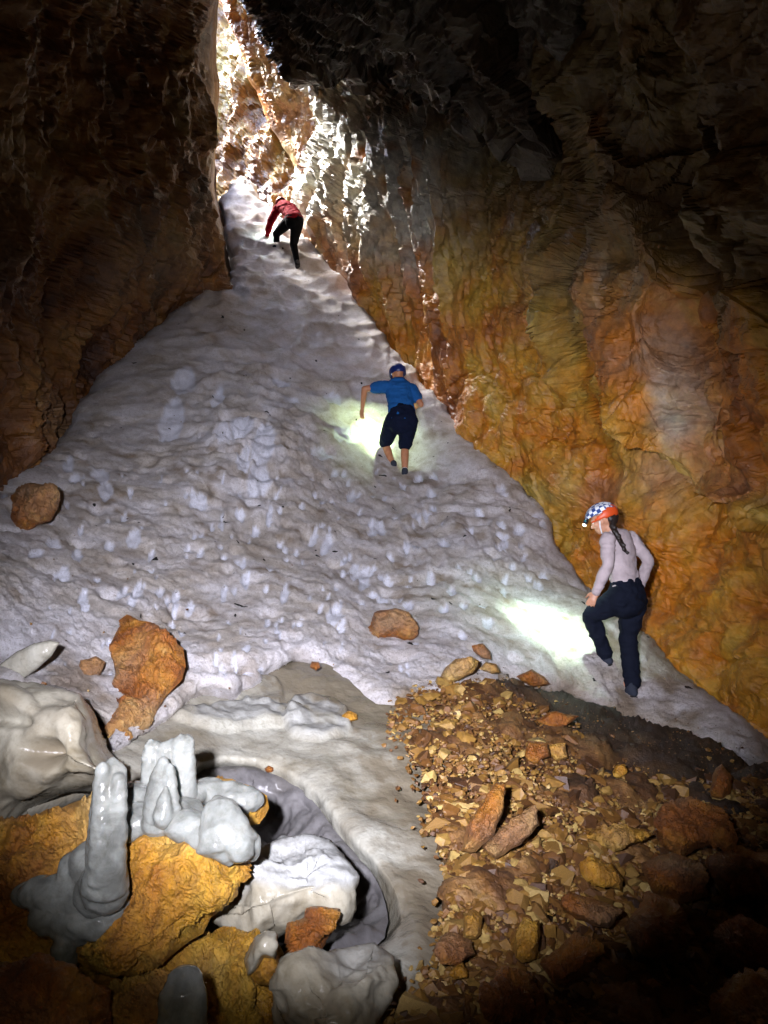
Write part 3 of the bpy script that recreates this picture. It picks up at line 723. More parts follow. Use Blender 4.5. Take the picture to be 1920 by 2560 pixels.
for x, y, d, s_ in zip(xs, ys, Ds, sdv):
    size = 0.0115*(1/max(0.0006, rr.random()))**0.42            # metres, many small and few large
    size = min(size, 0.085)
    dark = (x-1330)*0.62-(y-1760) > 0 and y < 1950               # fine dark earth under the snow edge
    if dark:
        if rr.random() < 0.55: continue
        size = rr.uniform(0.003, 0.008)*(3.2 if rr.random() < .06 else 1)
    if x > 1450 and y > 1950: size *= 1.35
    if s_ < 0: size = min(size, 0.022)
    cand.append((size/d, x, y, d, size))
cand.sort(reverse=True)
for k, (_, x, y, d, size) in enumerate(cand[:295]):
    o = link('stone', PROTO[rr.randrange(24)], rub)
    p = P(x, y, d); o.location = p+Vector((0, 0, -size*0.1))
    o.rotation_euler = (rr.uniform(-0.5, 0.5)+0.3, rr.uniform(-0.5, 0.5), rr.uniform(0, 6.28))
    o.scale = (size*rr.uniform(.85, 1.2), size*rr.uniform(.8, 1.15), size*rr.uniform(.7, 1.3))
def merge_stones(name, items, mat, protos):
    Vs, Fs, T = [], [], []; n = 0
    data = []
    for me in protos:
        me.calc_loop_triangles()
        v = np.array([w.co[:] for w in me.vertices]); t = np.array([l.vertices[:] for l in me.loop_triangles]); data.append((v, t))
    for (x, y, z, size) in items:
        v, t = data[rr.randrange(len(data))]
        R = np.array(Matrix.Rotation(rr.uniform(0, 6.28), 3, 'Z') @ Matrix.Rotation(rr.uniform(-.7, .7), 3, 'X') @ Matrix.Rotation(rr.uniform(-.5, .5), 3, 'Y'))
        w = (v*size*np.array([rr.uniform(.8, 1.2), rr.uniform(.7, 1.2), rr.uniform(.7, 1.3)])) @ R.T+np.array([x, y, z])
        Vs.append(w); Fs.append(t+n); n += len(v); T.append(np.full(len(v), rr.random()))
    return mesh_np(name, np.concatenate(Vs), np.concatenate(Fs), [mat], {'tone': np.concatenate(T)}, False)
items = []
for (_, x, y, d, size) in cand[295:]:
    p = P(x, y, d); items.append((p.x, p.y, p.z+size*0.1+0.01, size))
o = link('small_stones', merge_stones('small_stones', items, M_STONE, PROTO[:10]), rub); o['kind'] = 'stuff'

gi = []; rg = random.Random(77)
for k in range(420):
    x, y = rg.uniform(60, 1800), rg.uniform(900, 1880)
    if in_poly(snow_poly, x, y) < 12: continue
    if y < 1500 and rg.random() < 0.55: continue
    d = float(SNOW(np.array([x]), np.array([y]))[0]); p = P(x, y, d-0.03); gi.append((p.x, p.y, p.z, rg.uniform(0.003, 0.010)*(2.0 if rg.random() < .08 else 1)))
o = link('small_stones', merge_stones('small_stones', gi, M_STONE, PROTO[:8]), snow); o['kind'] = 'stuff'

# ------------------------------------------------------------------ single rocks
def bdisp(a=1.0, s=1.0, seed=0):
    def f(Pg, N, X, Y, s0):
        return a*(0.085*crag(Pg, 2.4*s, seed)+0.045*crag(Pg, 6*s, seed+1)+0.018*crag(Pg, 15*s, seed+2)+0.008*facets(Pg, 13*s, seed+3, 0.7)+0.010*crag(Pg, 34*s, seed+5)+0.006*crag(Pg*np.array([1, 1, 2.2]), 70*s, seed+7))+0.0022*ridged(Pg, 55, 2, seed+4)
    return f
def gattr(v=0.0, fn=None):
    def f(Pg, X, Y, s0):
        g = np.clip(v+0.6*perlin(Pg, 3, 71), 0, 1)
        if fn: g = np.clip(g+fn(X, Y), 0, 1)
        return {'grey': g, 'dirt': np.zeros(X.shape), 'snow': np.zeros(X.shape)}
    return f
def rock(name, poly, Y, T, mat, label, cat='boulder', group=None, a=0.5, s=1.5, seed=0, grey=0.0, rough=(14, 4), step=3.5, tilt=(0, 0), power=0.45):
    o = solid(name, poly, Y, T, [mat], tilt=tilt, step=step, rough=rough, disp=bdisp(a, s, seed), attr=gattr(grey), seed=seed, power=power, chamfer=True, smooth=False)
    return tag(o, label, cat, group)

def sd_at(x, y): return float(SNOW(np.array([x]), np.array([y]))[0])
def rd_at(x, y): return float(RUB(np.array([x]), np.array([y]))[0])
rock('boulder', [(32,1255),(45,1225),(75,1208),(110,1212),(140,1222),(150,1240),(143,1275),(130,1300),(95,1315),(70,1337),(40,1325),(27,1290)], sd_at(85,1300)-0.05, 0.22, M_ORANGE,
     'rounded orange-brown boulder sunk in the snow at the far left', seed=1, a=0.9, s=1.5, rough=(20, 5))
rock('boulder', [(300,1575),(325,1553),(372,1555),(405,1585),(450,1622),(456,1665),(447,1700),(415,1735),(392,1775),(368,1812),(335,1825),(312,1862),(272,1874),(243,1838),(240,1790),(262,1745),(282,1690),(276,1620)],
     sd_at(360,1720)-0.02, 0.12, M_ORANGE, 'tall jagged orange rock slab half melted out of the snow at lower left', seed=2, a=0.75, s=1.9, rough=(30, 11), tilt=(0, -2.4), power=0.3)
rock('boulder', [(200,1650),(240,1640),(262,1655),(250,1690),(215,1700),(195,1675)], sd_at(230,1670)+0.02, 0.05, M_ORANGE, 'low brown rock just showing in dirty snow left of the tall orange slab', seed=3, grey=0.1)
rock('boulder', [(893,1590),(925,1560),(935,1530),(985,1520),(1020,1530),(1040,1560),(1045,1590),(1020,1608),(985,1590),(960,1598),(955,1612),(915,1602)], sd_at(970,1590)-0.02, 0.12, M_ORANGE,
     'jagged orange and tan rock lying alone in the middle of the lower snow', seed=4, a=0.6, s=2.0)
rock('boulder', [(1103,1695),(1112,1668),(1140,1648),(1180,1640),(1200,1652),(1185,1680),(1150,1700),(1120,1707)], sd_at(1150,1700)-0.1, 0.12, M_BOULD,
     'flat tan oval rock at the snow edge above the rubble', seed=5, a=0.4, s=2.2, grey=0.3)
rock('rock', [(1178,1612),(1205,1610),(1225,1628),(1230,1650),(1205,1645),(1185,1628)], sd_at(1205,1650)-0.05, 0.06, M_ORANGE, 'small dark orange rock resting above the flat tan oval rock', 'rock', seed=6)
rock('rock', [(1198,1672),(1215,1655),(1240,1662),(1250,1678),(1225,1686)], sd_at(1225,1690)-0.05, 0.06, M_BOULD, 'small ochre rock just right of the flat tan oval rock', 'rock', seed=7)
rock('rock', [(1290,1690),(1330,1672),(1360,1690),(1375,1710),(1330,1718)], rd_at(1330,1715)-0.03, 0.08, M_ORANGE, 'reddish flat rock at the top of the rubble slope', 'rock', seed=8)
rock('rock', [(774,1668),(780,1655),(798,1656),(802,1668),(790,1678)], sd_at(790,1680)-0.03, 0.03, M_ORANGE, 'little orange stone on the snow lip above the grey ice', 'stone', seed=9, rough=(8, 1.5), step=3)
rock('rock', [(852,1790),(870,1778),(892,1784),(895,1800),(870,1806)], float(ICE(np.array([872.]), np.array([1800.]))[0])-0.04, 0.04, M_BOULD, 'small tan stone in the dark ice under the snow tip', 'stone', seed=10, rough=(8, 1.5), step=3)
rock('rock', [(662,1922),(672,1912),(686,1918),(684,1930),(668,1932)], 3.85, 0.03, M_ORANGE, 'little orange stone on the rim of the grey ice hollow', 'stone', seed=11, rough=(8, 1.5), step=3)

big = [
 ([(1150,2130),(1165,2070),(1200,2010),(1240,1955),(1262,1960),(1255,2030),(1235,2090),(1190,2130)], 0.02, .08, M_ORANGE, 'long dark brown rock slab leaning near the upper left of the rubble'),
 ([(1455,2092),(1510,2070),(1570,2062),(1640,2085),(1600,2108),(1540,2120),(1490,2112)], 0.05, .12, M_BOULD, 'flat pointed ochre slab in the middle of the rubble'),
 ([(1445,2160),(1480,2140),(1530,2160),(1560,2200),(1555,2230),(1500,2215),(1460,2190)], 0.05, .10, M_BOULD, 'tilted olive tan slab below the flat pointed ochre slab'),
 ([(1288,2390),(1290,2330),(1310,2300),(1345,2298),(1350,2330),(1340,2395),(1310,2405)], 0.05, .08, M_BOULD, 'upright yellow rectangular slab near the bottom of the rubble'),
 ([(1158,2345),(1160,2290),(1185,2270),(1205,2290),(1205,2335),(1190,2350)], 0.05, .07, M_BOULD, 'upright yellow block at the lower left edge of the rubble'),
 ([(1085,2380),(1100,2340),(1140,2328),(1180,2350),(1188,2385),(1150,2410),(1105,2405)], 0.03, .08, M_ORANGE, 'rounded orange rock at the lower left edge of the rubble'),
 ([(1120,2438),(1135,2415),(1150,2402),(1168,2425),(1170,2440),(1140,2446)], 0.03, .05, M_BOULD, 'little pyramid shaped yellow stone near the bottom ice'),
 ([(1775,1990),(1778,1940),(1805,1908),(1828,1935),(1828,1985),(1805,2000)], 0.08, .10, M_ORANGE, 'pointed pinkish rock standing upright at the right edge'),
 ([(1640,2060),(1660,2015),(1720,1995),(1790,2020),(1830,2070),(1825,2110),(1740,2120),(1700,2150),(1655,2110)], 0.15, .22, M_ORANGE, 'large craggy rust-coloured boulder at the right of the rubble'),
 ([(1770,2150),(1830,2115),(1920,2130),(1990,2190),(1960,2260),(1850,2240),(1790,2210)], 0.15, .20, M_ORANGE, 'broken dark red boulder at the right edge below the pointed rock'),
 ([(1520,1940),(1540,1912),(1565,1908),(1568,1935),(1545,1948)], 0.04, .06, M_BOULD, 'pale tan block catching light on the dark rubble'),
 ([(1310,1890),(1320,1850),(1370,1855),(1375,1890),(1345,1908)], 0.04, .08, M_ORANGE, 'dark orange block at the head of the rubble beside a lighter one'),
 ([(1372,1865),(1410,1858),(1420,1895),(1395,1905),(1378,1890)], 0.06, .07, M_BOULD, 'light orange block at the head of the rubble'),
 ([(1600,2160),(1680,2130),(1760,2160),(1775,2240),(1700,2260),(1630,2230)], 0.05, .18, M_ORANGE, 'dark boulder in the shade between the two rust-coloured ones'),
 ([(1560,2320),(1620,2230),(1700,2260),(1740,2340),(1680,2400),(1600,2390)], 0.10, .20, M_ORANGE, 'wide dark boulder in the black shade at the lower right'),
 ([(1780,2330),(1850,2290),(1940,2330),(1960,2420),(1860,2440),(1800,2400)], 0.10, .20, M_ORANGE, 'rough brown boulder at the right edge near the bottom'),
 ([(1800,2520),(1850,2450),(1950,2430),(2020,2520),(1980,2620),(1840,2620)], 0.10, .18, M_BOULD, 'pale brown boulder cut off by the bottom right corner'),
 ([(1330,1800),(1390,1775),(1450,1790),(1420,1815),(1370,1822)], 0.03, .08, M_ORANGE, 'flat brown slab near the top of the rubble'),
 ([(1205,2120),(1270,2060),(1340,2010),(1350,2060),(1300,2110),(1240,2150)], 0.03, .08, M_ORANGE, 'broad reddish slab beside the long dark slab'),
 ([(1420,2230),(1500,2250),(1560,2280),(1520,2320),(1440,2300),(1400,2260)], 0.03, .10, M_ORANGE, 'brown slab at the border of the black shade'),
 ([(1350,2410),(1440,2330),(1500,2370),(1470,2440),(1390,2460)], 0.04, .12, M_ORANGE, 'dark brown block below the upright yellow slab'),
 ([(1215,2480),(1260,2420),(1330,2440),(1340,2520),(1280,2560),(1220,2540)], 0.04, .12, M_ORANGE, 'rounded dark brown rock at the bottom centre'),
]
for k, (poly, lift, T, mat, lab) in enumerate(big):
    c = np.array(poly).mean(0); lo = max(p[1] for p in poly)
    rock('boulder' if T > .1 else 'rock', poly, rd_at(c[0], lo)-T*0.5+lift*0.2, T, mat, lab, 'boulder' if T > .1 else 'rock', seed=20+k, a=0.55 if T > .1 else .35, s=2.2, rough=(14, 5), power=0.4, tilt=(0, -1.2))

# ------------------------------------------------------------------ foreground boulders and ice
def iced(fn_snow=None, fn_dirt=None, grey=0.0):
    def f(Pg, X, Y, s0):
        z = np.zeros(X.shape)
        return {'grey': np.clip(grey+0.5*perlin(Pg, 3, 71), 0, 1), 'snow': fn_snow(Pg, X, Y) if fn_snow else z, 'dirt': fn_dirt(Pg, X, Y) if fn_dirt else z}
    return f
def idisp(a=1.0, s=1.0, seed=0, fine=0.004):
    return lambda Pg, N, X, Y, s0: a*(0.05*fbm(Pg, 2.6*s, 3, seed)+0.012*fbm(Pg, 9*s, 2, seed+3))+fine*fbm(Pg, 30, 2, seed+6)

o = solid('boulder', [(-120,2080),(0,2060),(120,2030),(240,1990),(330,1985),(340,2100),(320,2250),(300,2330),(250,2420),(200,2600),(-120,2700)], 2.55, 0.22, [M_BOULD], rough=(20, 6),
          chamfer=True, smooth=False, disp=bdisp(0.85, 1.7, 301), attr=gattr(0.1), power=0.5, tilt=(0, -0.6))
tag(o, 'olive brown boulder under a glaze of ice at the lower left corner', 'boulder')
o = solid('boulder', [(310,2060),(380,2060),(450,2075),(520,2085),(560,2110),(615,2110),(622,2150),(608,2190),(585,2200),(580,2240),(560,2270),(530,2290),(505,2330),(450,2370),(400,2410),(340,2440),(280,2445),(225,2420),
          (180,2390),(172,2365),(230,2310),(270,2270),(285,2200),(295,2120)], 2.36, 0.20, [M_BOULD], rough=(26, 7), chamfer=True, smooth=False, disp=bdisp(0.62, 1.5, 311), attr=gattr(-0.1), power=0.45, tilt=(0, -0.7), step=4)
tag(o, 'big golden ochre boulder at the lower left with ice on top', 'boulder')
o = solid('boulder', [(440,1985),(520,1945),(580,1945),(640,1970),(668,1990),(672,2020),(650,2060),(622,2068),(600,2080),(520,2075),(450,2050)], 2.72, 0.14, [M_BOULD], rough=(16, 4),
          chamfer=True, smooth=False, disp=bdisp(0.8, 1.3, 321), attr=gattr(0.0), tilt=(0, -1), step=4)
tag(o, 'flat ochre slab behind the big golden boulder, partly under ice', 'boulder')
o = solid('boulder', [(560,2240),(600,2200),(640,2130),(690,2100),(760,2082),(830,2100),(862,2140),(866,2190),(870,2250),(862,2290),(800,2300),(740,2320),(690,2350),(640,2340),(580,2320),(520,2300)], 2.62, 0.24, [M_ICEMASS],
          rough=(20, 4), disp=lambda Pg, N, X, Y, s0: 0.08*crag(Pg, 4.5, 331)+0.02*fbm(Pg, 6, 3, 332)+0.03*crag(Pg, 10, 334)+0.008*crag(Pg, 30, 335)*sstep(2230, 2190, Y)+0.01*fbm(Pg, 18, 3, 333)*sstep(2220, 2180, Y),
          attr=iced(lambda Pg, X, Y: np.clip(sstep(2235, 2190, Y+45*perlin(Pg, 5, 8)), 0, 1)), power=0.5, tilt=(0, -0.8), step=4)
tag(o, 'boulder capped with white frost and glazed with ice below', 'boulder')
o = solid('boulder', [(720,2350),(722,2310),(760,2295),(765,2270),(800,2262),(850,2272),(857,2290),(820,2340),(805,2390),(760,2396),(730,2385)], 2.38, 0.11, [M_ORANGE], rough=(12, 4), chamfer=True, smooth=False, disp=bdisp(0.7, 1.8, 341), attr=gattr(-0.3), step=3.5)
tag(o, 'bright orange angular rock under the frosted boulder', 'boulder')
o = solid('boulder', [(700,2460),(720,2410),(800,2385),(880,2365),(940,2360),(985,2390),(995,2460),(970,2510),(930,2590),(820,2640),(740,2600),(700,2520)], 2.08, 0.17, [M_ICEMASS], rough=(18, 6),
          disp=lambda Pg, N, X, Y, s0: 0.06*crag(Pg, 6, 351)+0.03*fbm(Pg, 8, 3, 352), attr=iced(lambda Pg, X, Y: 0.6*sstep(2440, 2380, Y+30*perlin(Pg, 7, 9))*sstep(760, 860, X),
          lambda Pg, X, Y: 0.6*sstep(0, .5, fbm(Pg, 4, 3, 2))), tilt=(0, -0.8), step=4)
tag(o, 'lumpy ice covered rock at the bottom centre, yellowish', 'boulder')
o = solid('boulder', [(250,2470),(330,2420),(470,2360),(560,2320),(620,2330),(700,2360),(720,2420),(700,2500),(690,2600),(500,2700),(260,2700)], 2.22, 0.12, [M_BOULD], rough=(18, 7), chamfer=True, smooth=False, disp=bdisp(0.9, 2.0, 361), attr=gattr(0.05), tilt=(0, -0.9), step=4)
tag(o, 'crumbly brown bedrock under the big golden boulder', 'boulder')
o = solid('boulder', [(-60,2440),(60,2400),(180,2420),(270,2480),(300,2700),(-60,2760)], 2.05, 0.12, [M_ORANGE], rough=(18, 6), disp=bdisp(0.6, 2.0, 371), attr=gattr(0), step=5)
tag(o, 'dark brown boulder in shadow at the bottom left corner', 'boulder')
o = solid('boulder', [(628,2440),(632,2400),(655,2375),(690,2390),(700,2440),(680,2465),(645,2462)], 2.12, 0.05, [M_BOULD], rough=(12, 3), disp=bdisp(0.3, 3, 381), attr=gattr(0), step=4)
tag(o, 'small brown rock with an ice cap between the orange rock and the ice knob', 'rock')
o = solid('ice_lump', [(618,2400),(640,2345),(665,2330),(692,2335),(698,2365),(690,2400),(660,2395),(640,2430),(620,2440)], 2.10, 0.07, [M_ICEMASS], rough=(12, 2), disp=idisp(0.5, 2, 385), attr=iced(), step=4)
tag(o, 'small pale lump of ice capping the little brown rock', 'ice')

# the left ice mass
o = solid('ice_mound', [(-200,1740),(0,1712),(80,1712),(150,1718),(200,1735),(232,1790),(240,1840),(258,1880),(290,1925),(280,1950),(220,1965),(150,1985),(80,2020),(30,2070),(0,2110),(-200,2200)], 3.15, 0.38, [M_ICEMASS], w=120,
          rough=(24, 4), disp=lambda Pg, N, X, Y, s0: 0.09*fbm(Pg, 1.9, 2, 401)+0.02*fbm(Pg, 6, 2, 402)-0.10*sunk(110, 1885, 58, 46, X, Y, 0.6)**1.3+0.05*sunk(30,1760,70,34,X,Y)-0.05*sunk(20,1800,70,26,X,Y)+0.014*ridged(Pg, 5, 3, 408),
          attr=iced(None, lambda Pg, X, Y: np.clip(0.75*sstep(.2, .7, sunk(110,1890,56,56,X,Y,0.6))+0.45*sstep(0.0, 0.5, fbm(Pg, 2.2, 3, 405))+0.5*sstep(.2, .9, sunk(30,1770,60,24,X,Y)), 0, .85)), tilt=(-1.0, -0.6), step=4.5, power=0.45)
tag(o, 'bulging cream-coloured ice mound with a dark pit at the left edge', 'ice')
o = solid('ice_ledge', [(-60,1690),(0,1660),(40,1630),(85,1608),(125,1600),(150,1606),(130,1640),(95,1672),(40,1712),(-60,1740)], sd_at(60,1680)+0.02, 0.035, [M_ICE], disp=idisp(0.3, 2, 411), attr=iced(), step=4)
tag(o, 'smooth grey ice ledge in the snow at the left edge', 'ice')
#PEOPLE
# ------------------------------------------------------------------ people
def fr(v):
    v = Vector(v); return v/v.length if v.length > 1e-9 else Vector((0, 0, 1))
class Soup:
    """closed tubes and ellipsoids that are fused into one skin"""
    def __init__(s): s.V = []; s.F = []
    def add(s, V, Fc):
        n = len(s.V); s.V += [tuple(v) for v in V]; s.F += [tuple(i+n for i in f) for f in Fc]
    def tube(s, pts, rad, side=None, n=16, cap=4):
        pts = [Vector(p) for p in pts]; rad = [(r, r) if not isinstance(r, tuple) else r for r in rad]
        st = []                                    # centre, ra, rb, tangent
        def tan(i): return fr(pts[min(i+1, len(pts)-1)]-pts[max(i-1, 0)])
        t0, t1 = tan(0), tan(len(pts)-1)
        for k in range(cap):
            a = math.pi/2*(1-k/cap); m = min(rad[0]); st.append((pts[0]-t0*m*math.sin(a), rad[0][0]*math.cos(a)+1e-4, rad[0][1]*math.cos(a)+1e-4, t0))
        for i, p in enumerate(pts): st.append((p, rad[i][0], rad[i][1], tan(i)))
        for k in range(1, cap+1):
            a = math.pi/2*k/cap; m = min(rad[-1]); st.append((pts[-1]+t1*m*math.sin(a), rad[-1][0]*math.cos(a)+1e-4, rad[-1][1]*math.cos(a)+1e-4, t1))
        V = []; sv = Vector(side) if side is not None else Vector((1, 0.13, 0.07))
        for c, ra, rb_, t in st:
            u = sv-t*sv.dot(t); u = fr(u) if u.length > 1e-4 else fr(t.orthogonal()); w = t.cross(u)
            for k in range(n):
                a = 2*math.pi*k/n; V.append(c+u*math.cos(a)*ra+w*math.sin(a)*rb_)
        Fc = []; m = len(st)
        for i in range(m-1):
            for k in range(n):
                k2 = (k+1) % n; Fc.append((i*n+k, i*n+k2, (i+1)*n+k2, (i+1)*n+k))
        Fc.append(tuple(range(n))[::-1]); Fc.append(tuple((m-1)*n+k for k in range(n)))
        s.add(V, Fc)
    def ball(s, c, r, X=None, Z=None):
        """ellipsoid r = (along X, along Y, along Z) in the frame of X and Z"""
        c = Vector(c); r = (r,)*3 if not isinstance(r, tuple) else r
        X = fr(X) if X is not None else Vector((1, 0, 0)); Z = fr(Z) if Z is not None else Vector((0, 0, 1))
        Yv = fr(Z.cross(X)); Z = X.cross(Yv)
        bm = bmesh.new(); bmesh.ops.create_icosphere(bm, subdivisions=3, radius=1)
        V = [c+X*v.co.x*r[0]+Yv*v.co.y*r[1]+Z*v.co.z*r[2] for v in bm.verts]
        Fc = [tuple(v.index for v in f.verts) for f in bm.faces]; bm.free(); s.add(V, Fc)
    def build(s, name, mat, root, voxel=0.008, smooth=4, wr=0.0, wf=14, seed=0):
        org = root.location
        me = bpy.data.meshes.new('tmp'); me.from_pydata([tuple(Vector(v)-org) for v in s.V], [], s.F)
        bm = bmesh.new(); bm.from_mesh(me); bmesh.ops.recalc_face_normals(bm, faces=bm.faces); bm.to_mesh(me); bm.free()
        o = bpy.data.objects.new('tmp', me); COL.objects.link(o)
        md = o.modifiers.new('r', 'REMESH'); md.mode = 'VOXEL'; md.voxel_size = voxel; md.use_smooth_shade = True
        if smooth:
            m2 = o.modifiers.new('s', 'SMOOTH'); m2.factor = 0.5; m2.iterations = smooth
        dg = bpy.context.evaluated_depsgraph_get(); dg.update()
        new = bpy.data.meshes.new_from_object(o.evaluated_get(dg)); new.name = name
        bpy.data.objects.remove(o); bpy.data.meshes.remove(me)
        if wr:
            n = len(new.vertices); co = np.zeros(n*3, np.float32); new.vertices.foreach_get('co', co); co = co.reshape(-1, 3).astype(float)
            no = np.zeros(n*3, np.float32); new.vertices.foreach_get('normal', no); no = no.reshape(-1, 3)
            h = wr*ridged(co*np.array([1, 1, 1.8])+0.1*np.stack([perlin(co, 5, 1), perlin(co, 5, 2), perlin(co, 5, 3)], -1), wf, 3, seed)
            co = co+no*h[:, None]; new.vertices.foreach_set('co', co.astype(np.float32).ravel()); new.update()
        for p in new.polygons: p.use_smooth = True
        new.materials.clear(); new.materials.append(mat)
        return link(name, new, root)

def ell_shell(name, c, r, X, Z, mat, root, zmin=-0.15, thick=0.008, cut=None, ridges=0):
    """a helmet shell: the part of an ellipsoid above zmin, with thickness; X forward, Z up"""
    X = fr(X); Z = fr(Z); Yv = fr(Z.cross(X)); Z = X.cross(Yv); c = Vector(c)-root.location
    bm = bmesh.new(); bmesh.ops.create_uvsphere(bm, u_segments=40, v_segments=28, radius=1)
    bmesh.ops.delete(bm, geom=[v for v in bm.verts if v.co.z < zmin-0.18*max(0, -v.co.x) or (cut and cut(v.co))], context='VERTS')
    for v in bm.verts:
        q = v.co.copy(); k = 1+(0.035*math.cos(ridges*math.atan2(q.y, q.z+0.2)) if ridges else 0)
        v.co = c+(X*q.x*r[0]+Yv*q.y*r[1]+Z*q.z*r[2])*k
    me = bpy.data.meshes.new(name); bm.to_mesh(me); bm.free()
    for p in me.polygons: p.use_smooth = True
    me.materials.append(mat)
    o = link(name, me, root); md = o.modifiers.new('t', 'SOLIDIFY'); md.thickness = thick; md.offset = 1
    return o

def hand(s, wrist, tip_dir, palm_n, size=0.175, curl=0.35, spread=0.10, thumb=1):
    """palm with four unequal fingers and a thumb leaving its side; palm_n is where the fingers curl to"""
    d = fr(tip_dir); n = Vector(palm_n); n = fr(n-d*n.dot(d)); a = d.cross(n)*thumb
    k = size/0.175; w = Vector(wrist); pc = w+d*0.085*k
    s.tube([w-d*0.02, w+d*0.03*k, pc], [(0.024*k, 0.019*k), (0.034*k, 0.016*k), (0.038*k, 0.014*k)], side=a, n=12)
    for j, L in enumerate((0.070, 0.079, 0.073, 0.057)):
        off = (0.028-0.019*j)*k; b = w+d*0.080*k+a*off; fd = fr(d+a*spread*(1.5-j)); p = [b-fd*0.02*k, b]; dd = fd
        for seg in (0.45, 0.32, 0.23):
            dd = fr(dd*math.cos(curl)+n*math.sin(curl)); p.append(p[-1]+dd*L*seg*k)
        s.tube(p, [0.0095*k, 0.0093*k, 0.0088*k, 0.008*k, 0.0068*k], n=8, cap=2)
    b = w+d*0.025*k+a*0.024*k; t1 = fr(d*0.75+a*0.75+n*0.25); t2 = fr(d*0.95+a*0.3+n*0.35)
    s.tube([b, b+t1*0.034*k, b+t1*0.034*k+t2*0.028*k, b+t1*0.034*k+t2*0.05*k], [0.013*k, 0.011*k, 0.0095*k, 0.008*k], n=8, cap=2)

def head(s, c, X, Z, k=1.0):
    """skull, jaw, nose, lips, brow and ears; X is where the face looks"""
    X = fr(X); Z = fr(Z); Y = fr(Z.cross(X)); Z = X.cross(Y); c = Vector(c)
    def q(x, y, z): return c+(X*x+Y*y+Z*z)*k
    s.ball(q(-0.012, 0, 0.02), (0.098*k, 0.076*k, 0.095*k), X, Z)
    s.ball(q(0.030, 0, -0.045), (0.062*k, 0.056*k, 0.066*k), X, Z)
    s.ball(q(0.060, 0, -0.088), (0.028*k, 0.030*k, 0.022*k), X, Z)
    s.tube([q(0.088, 0, 0.012), q(0.100, 0, -0.012), q(0.112, 0, -0.030)], [0.008*k, 0.010*k, 0.013*k], n=8, cap=2)
    for y in (-1, 1):
        s.ball(q(0.096, y*0.011, -0.033), 0.009*k); s.ball(q(0.060, y*0.038, -0.020), (0.030*k, 0.022*k, 0.022*k), X, Z)
        s.ball(q(0.078, y*0.030, 0.026), (0.016*k, 0.026*k, 0.009*k), X, Z)
        s.ball(q(-0.004, y*0.078, -0.008), (0.017*k, 0.008*k, 0.030*k), X, Z)
    s.ball(q(0.090, 0, -0.058), (0.010*k, 0.022*k, 0.006*k), X, Z); s.ball(q(0.087, 0, -0.070), (0.010*k, 0.018*k, 0.007*k), X, Z)
    return q
def eyes(root, q, mat, mat2, k=1.0):
    for y in (-1, 1):
        bm = bmesh.new(); bmesh.ops.create_icosphere(bm, subdivisions=2, radius=0.0115*k, matrix=Matrix.Translation(q(0.074, y*0.031, 0.006)-root.location))
        me = bpy.data.meshes.new('eye'); bm.to_mesh(me); bm.free(); me.materials.append(mat); e = link('eye', me, root)
        bm = bmesh.new(); bmesh.ops.create_icosphere(bm, subdivisions=1, radius=0.006*k, matrix=Matrix.Translation(q(0.081, y*0.031, 0.006)-root.location))
        me = bpy.data.meshes.new('iris'); bm.to_mesh(me); bm.free(); me.materials.append(mat2); link('iris', me, e)

def shoe(root, ankle, toe_dir, up, mat, sole, L=0.27, k=1.0):
    s = Soup(); d = fr(toe_dir); u = Vector(up); u = fr(u-d*u.dot(d)); a = Vector(ankle)
    heel = a-d*0.045*k-u*0.062*k
    s.tube([a+u*0.045*k, a-u*0.01*k, a-u*0.035*k], [0.046*k, 0.046*k, 0.050*k], n=12)
    s.tube([heel+d*0.02*k, heel+d*L*0.35, heel+d*L*0.7, heel+d*(L-0.035)], [(0.038*k, 0.036*k), (0.040*k, 0.042*k), (0.050*k, 0.034*k), (0.038*k, 0.024*k)], side=u.cross(d), n=14)
    o = s.build('shoe', mat, root, 0.007, 3)
    s = Soup(); z = -u*0.034*k
    s.tube([heel+d*0.01*k+z, heel+d*L*0.35+z, heel+d*L*0.7+z, heel+d*(L-0.02)+z], [(0.042*k, 0.012*k), (0.038*k, 0.012*k), (0.052*k, 0.012*k), (0.036*k, 0.012*k)], side=u.cross(d), n=14)
    s.build('sole', sole, o if False else root, 0.006, 1)
    return o

def headlamp(root, pos, d, up, target, power, cone, color):
    d = fr(d); s = Soup(); pos = Vector(pos)
    s.tube([pos-d*0.012, pos+d*0.016], [0.022, 0.020], n=14, cap=1)
    h = s.build('headlamp', M_BLACKP, root, 0.004, 1)
    bm = bmesh.new(); R_ = d.to_track_quat('Z', 'Y').to_matrix().to_4x4()
    bmesh.ops.create_cone(bm, cap_ends=True, segments=16, radius1=0.014, radius2=0.013, depth=0.006, matrix=Matrix.Translation(pos+d*0.038-root.location) @ R_)
    me = bpy.data.meshes.new('lamp_lens'); bm.to_mesh(me); bm.free(); me.materials.append(M_LENS); link('lamp_lens', me, h)
    spot('headlamp_beam', pos+d*0.055, target, power, cone, 1.0, color, 0.02)
    spot('headlamp_flood', pos+d*0.055, target, power*0.22, 125, 1.0, color, 0.03)

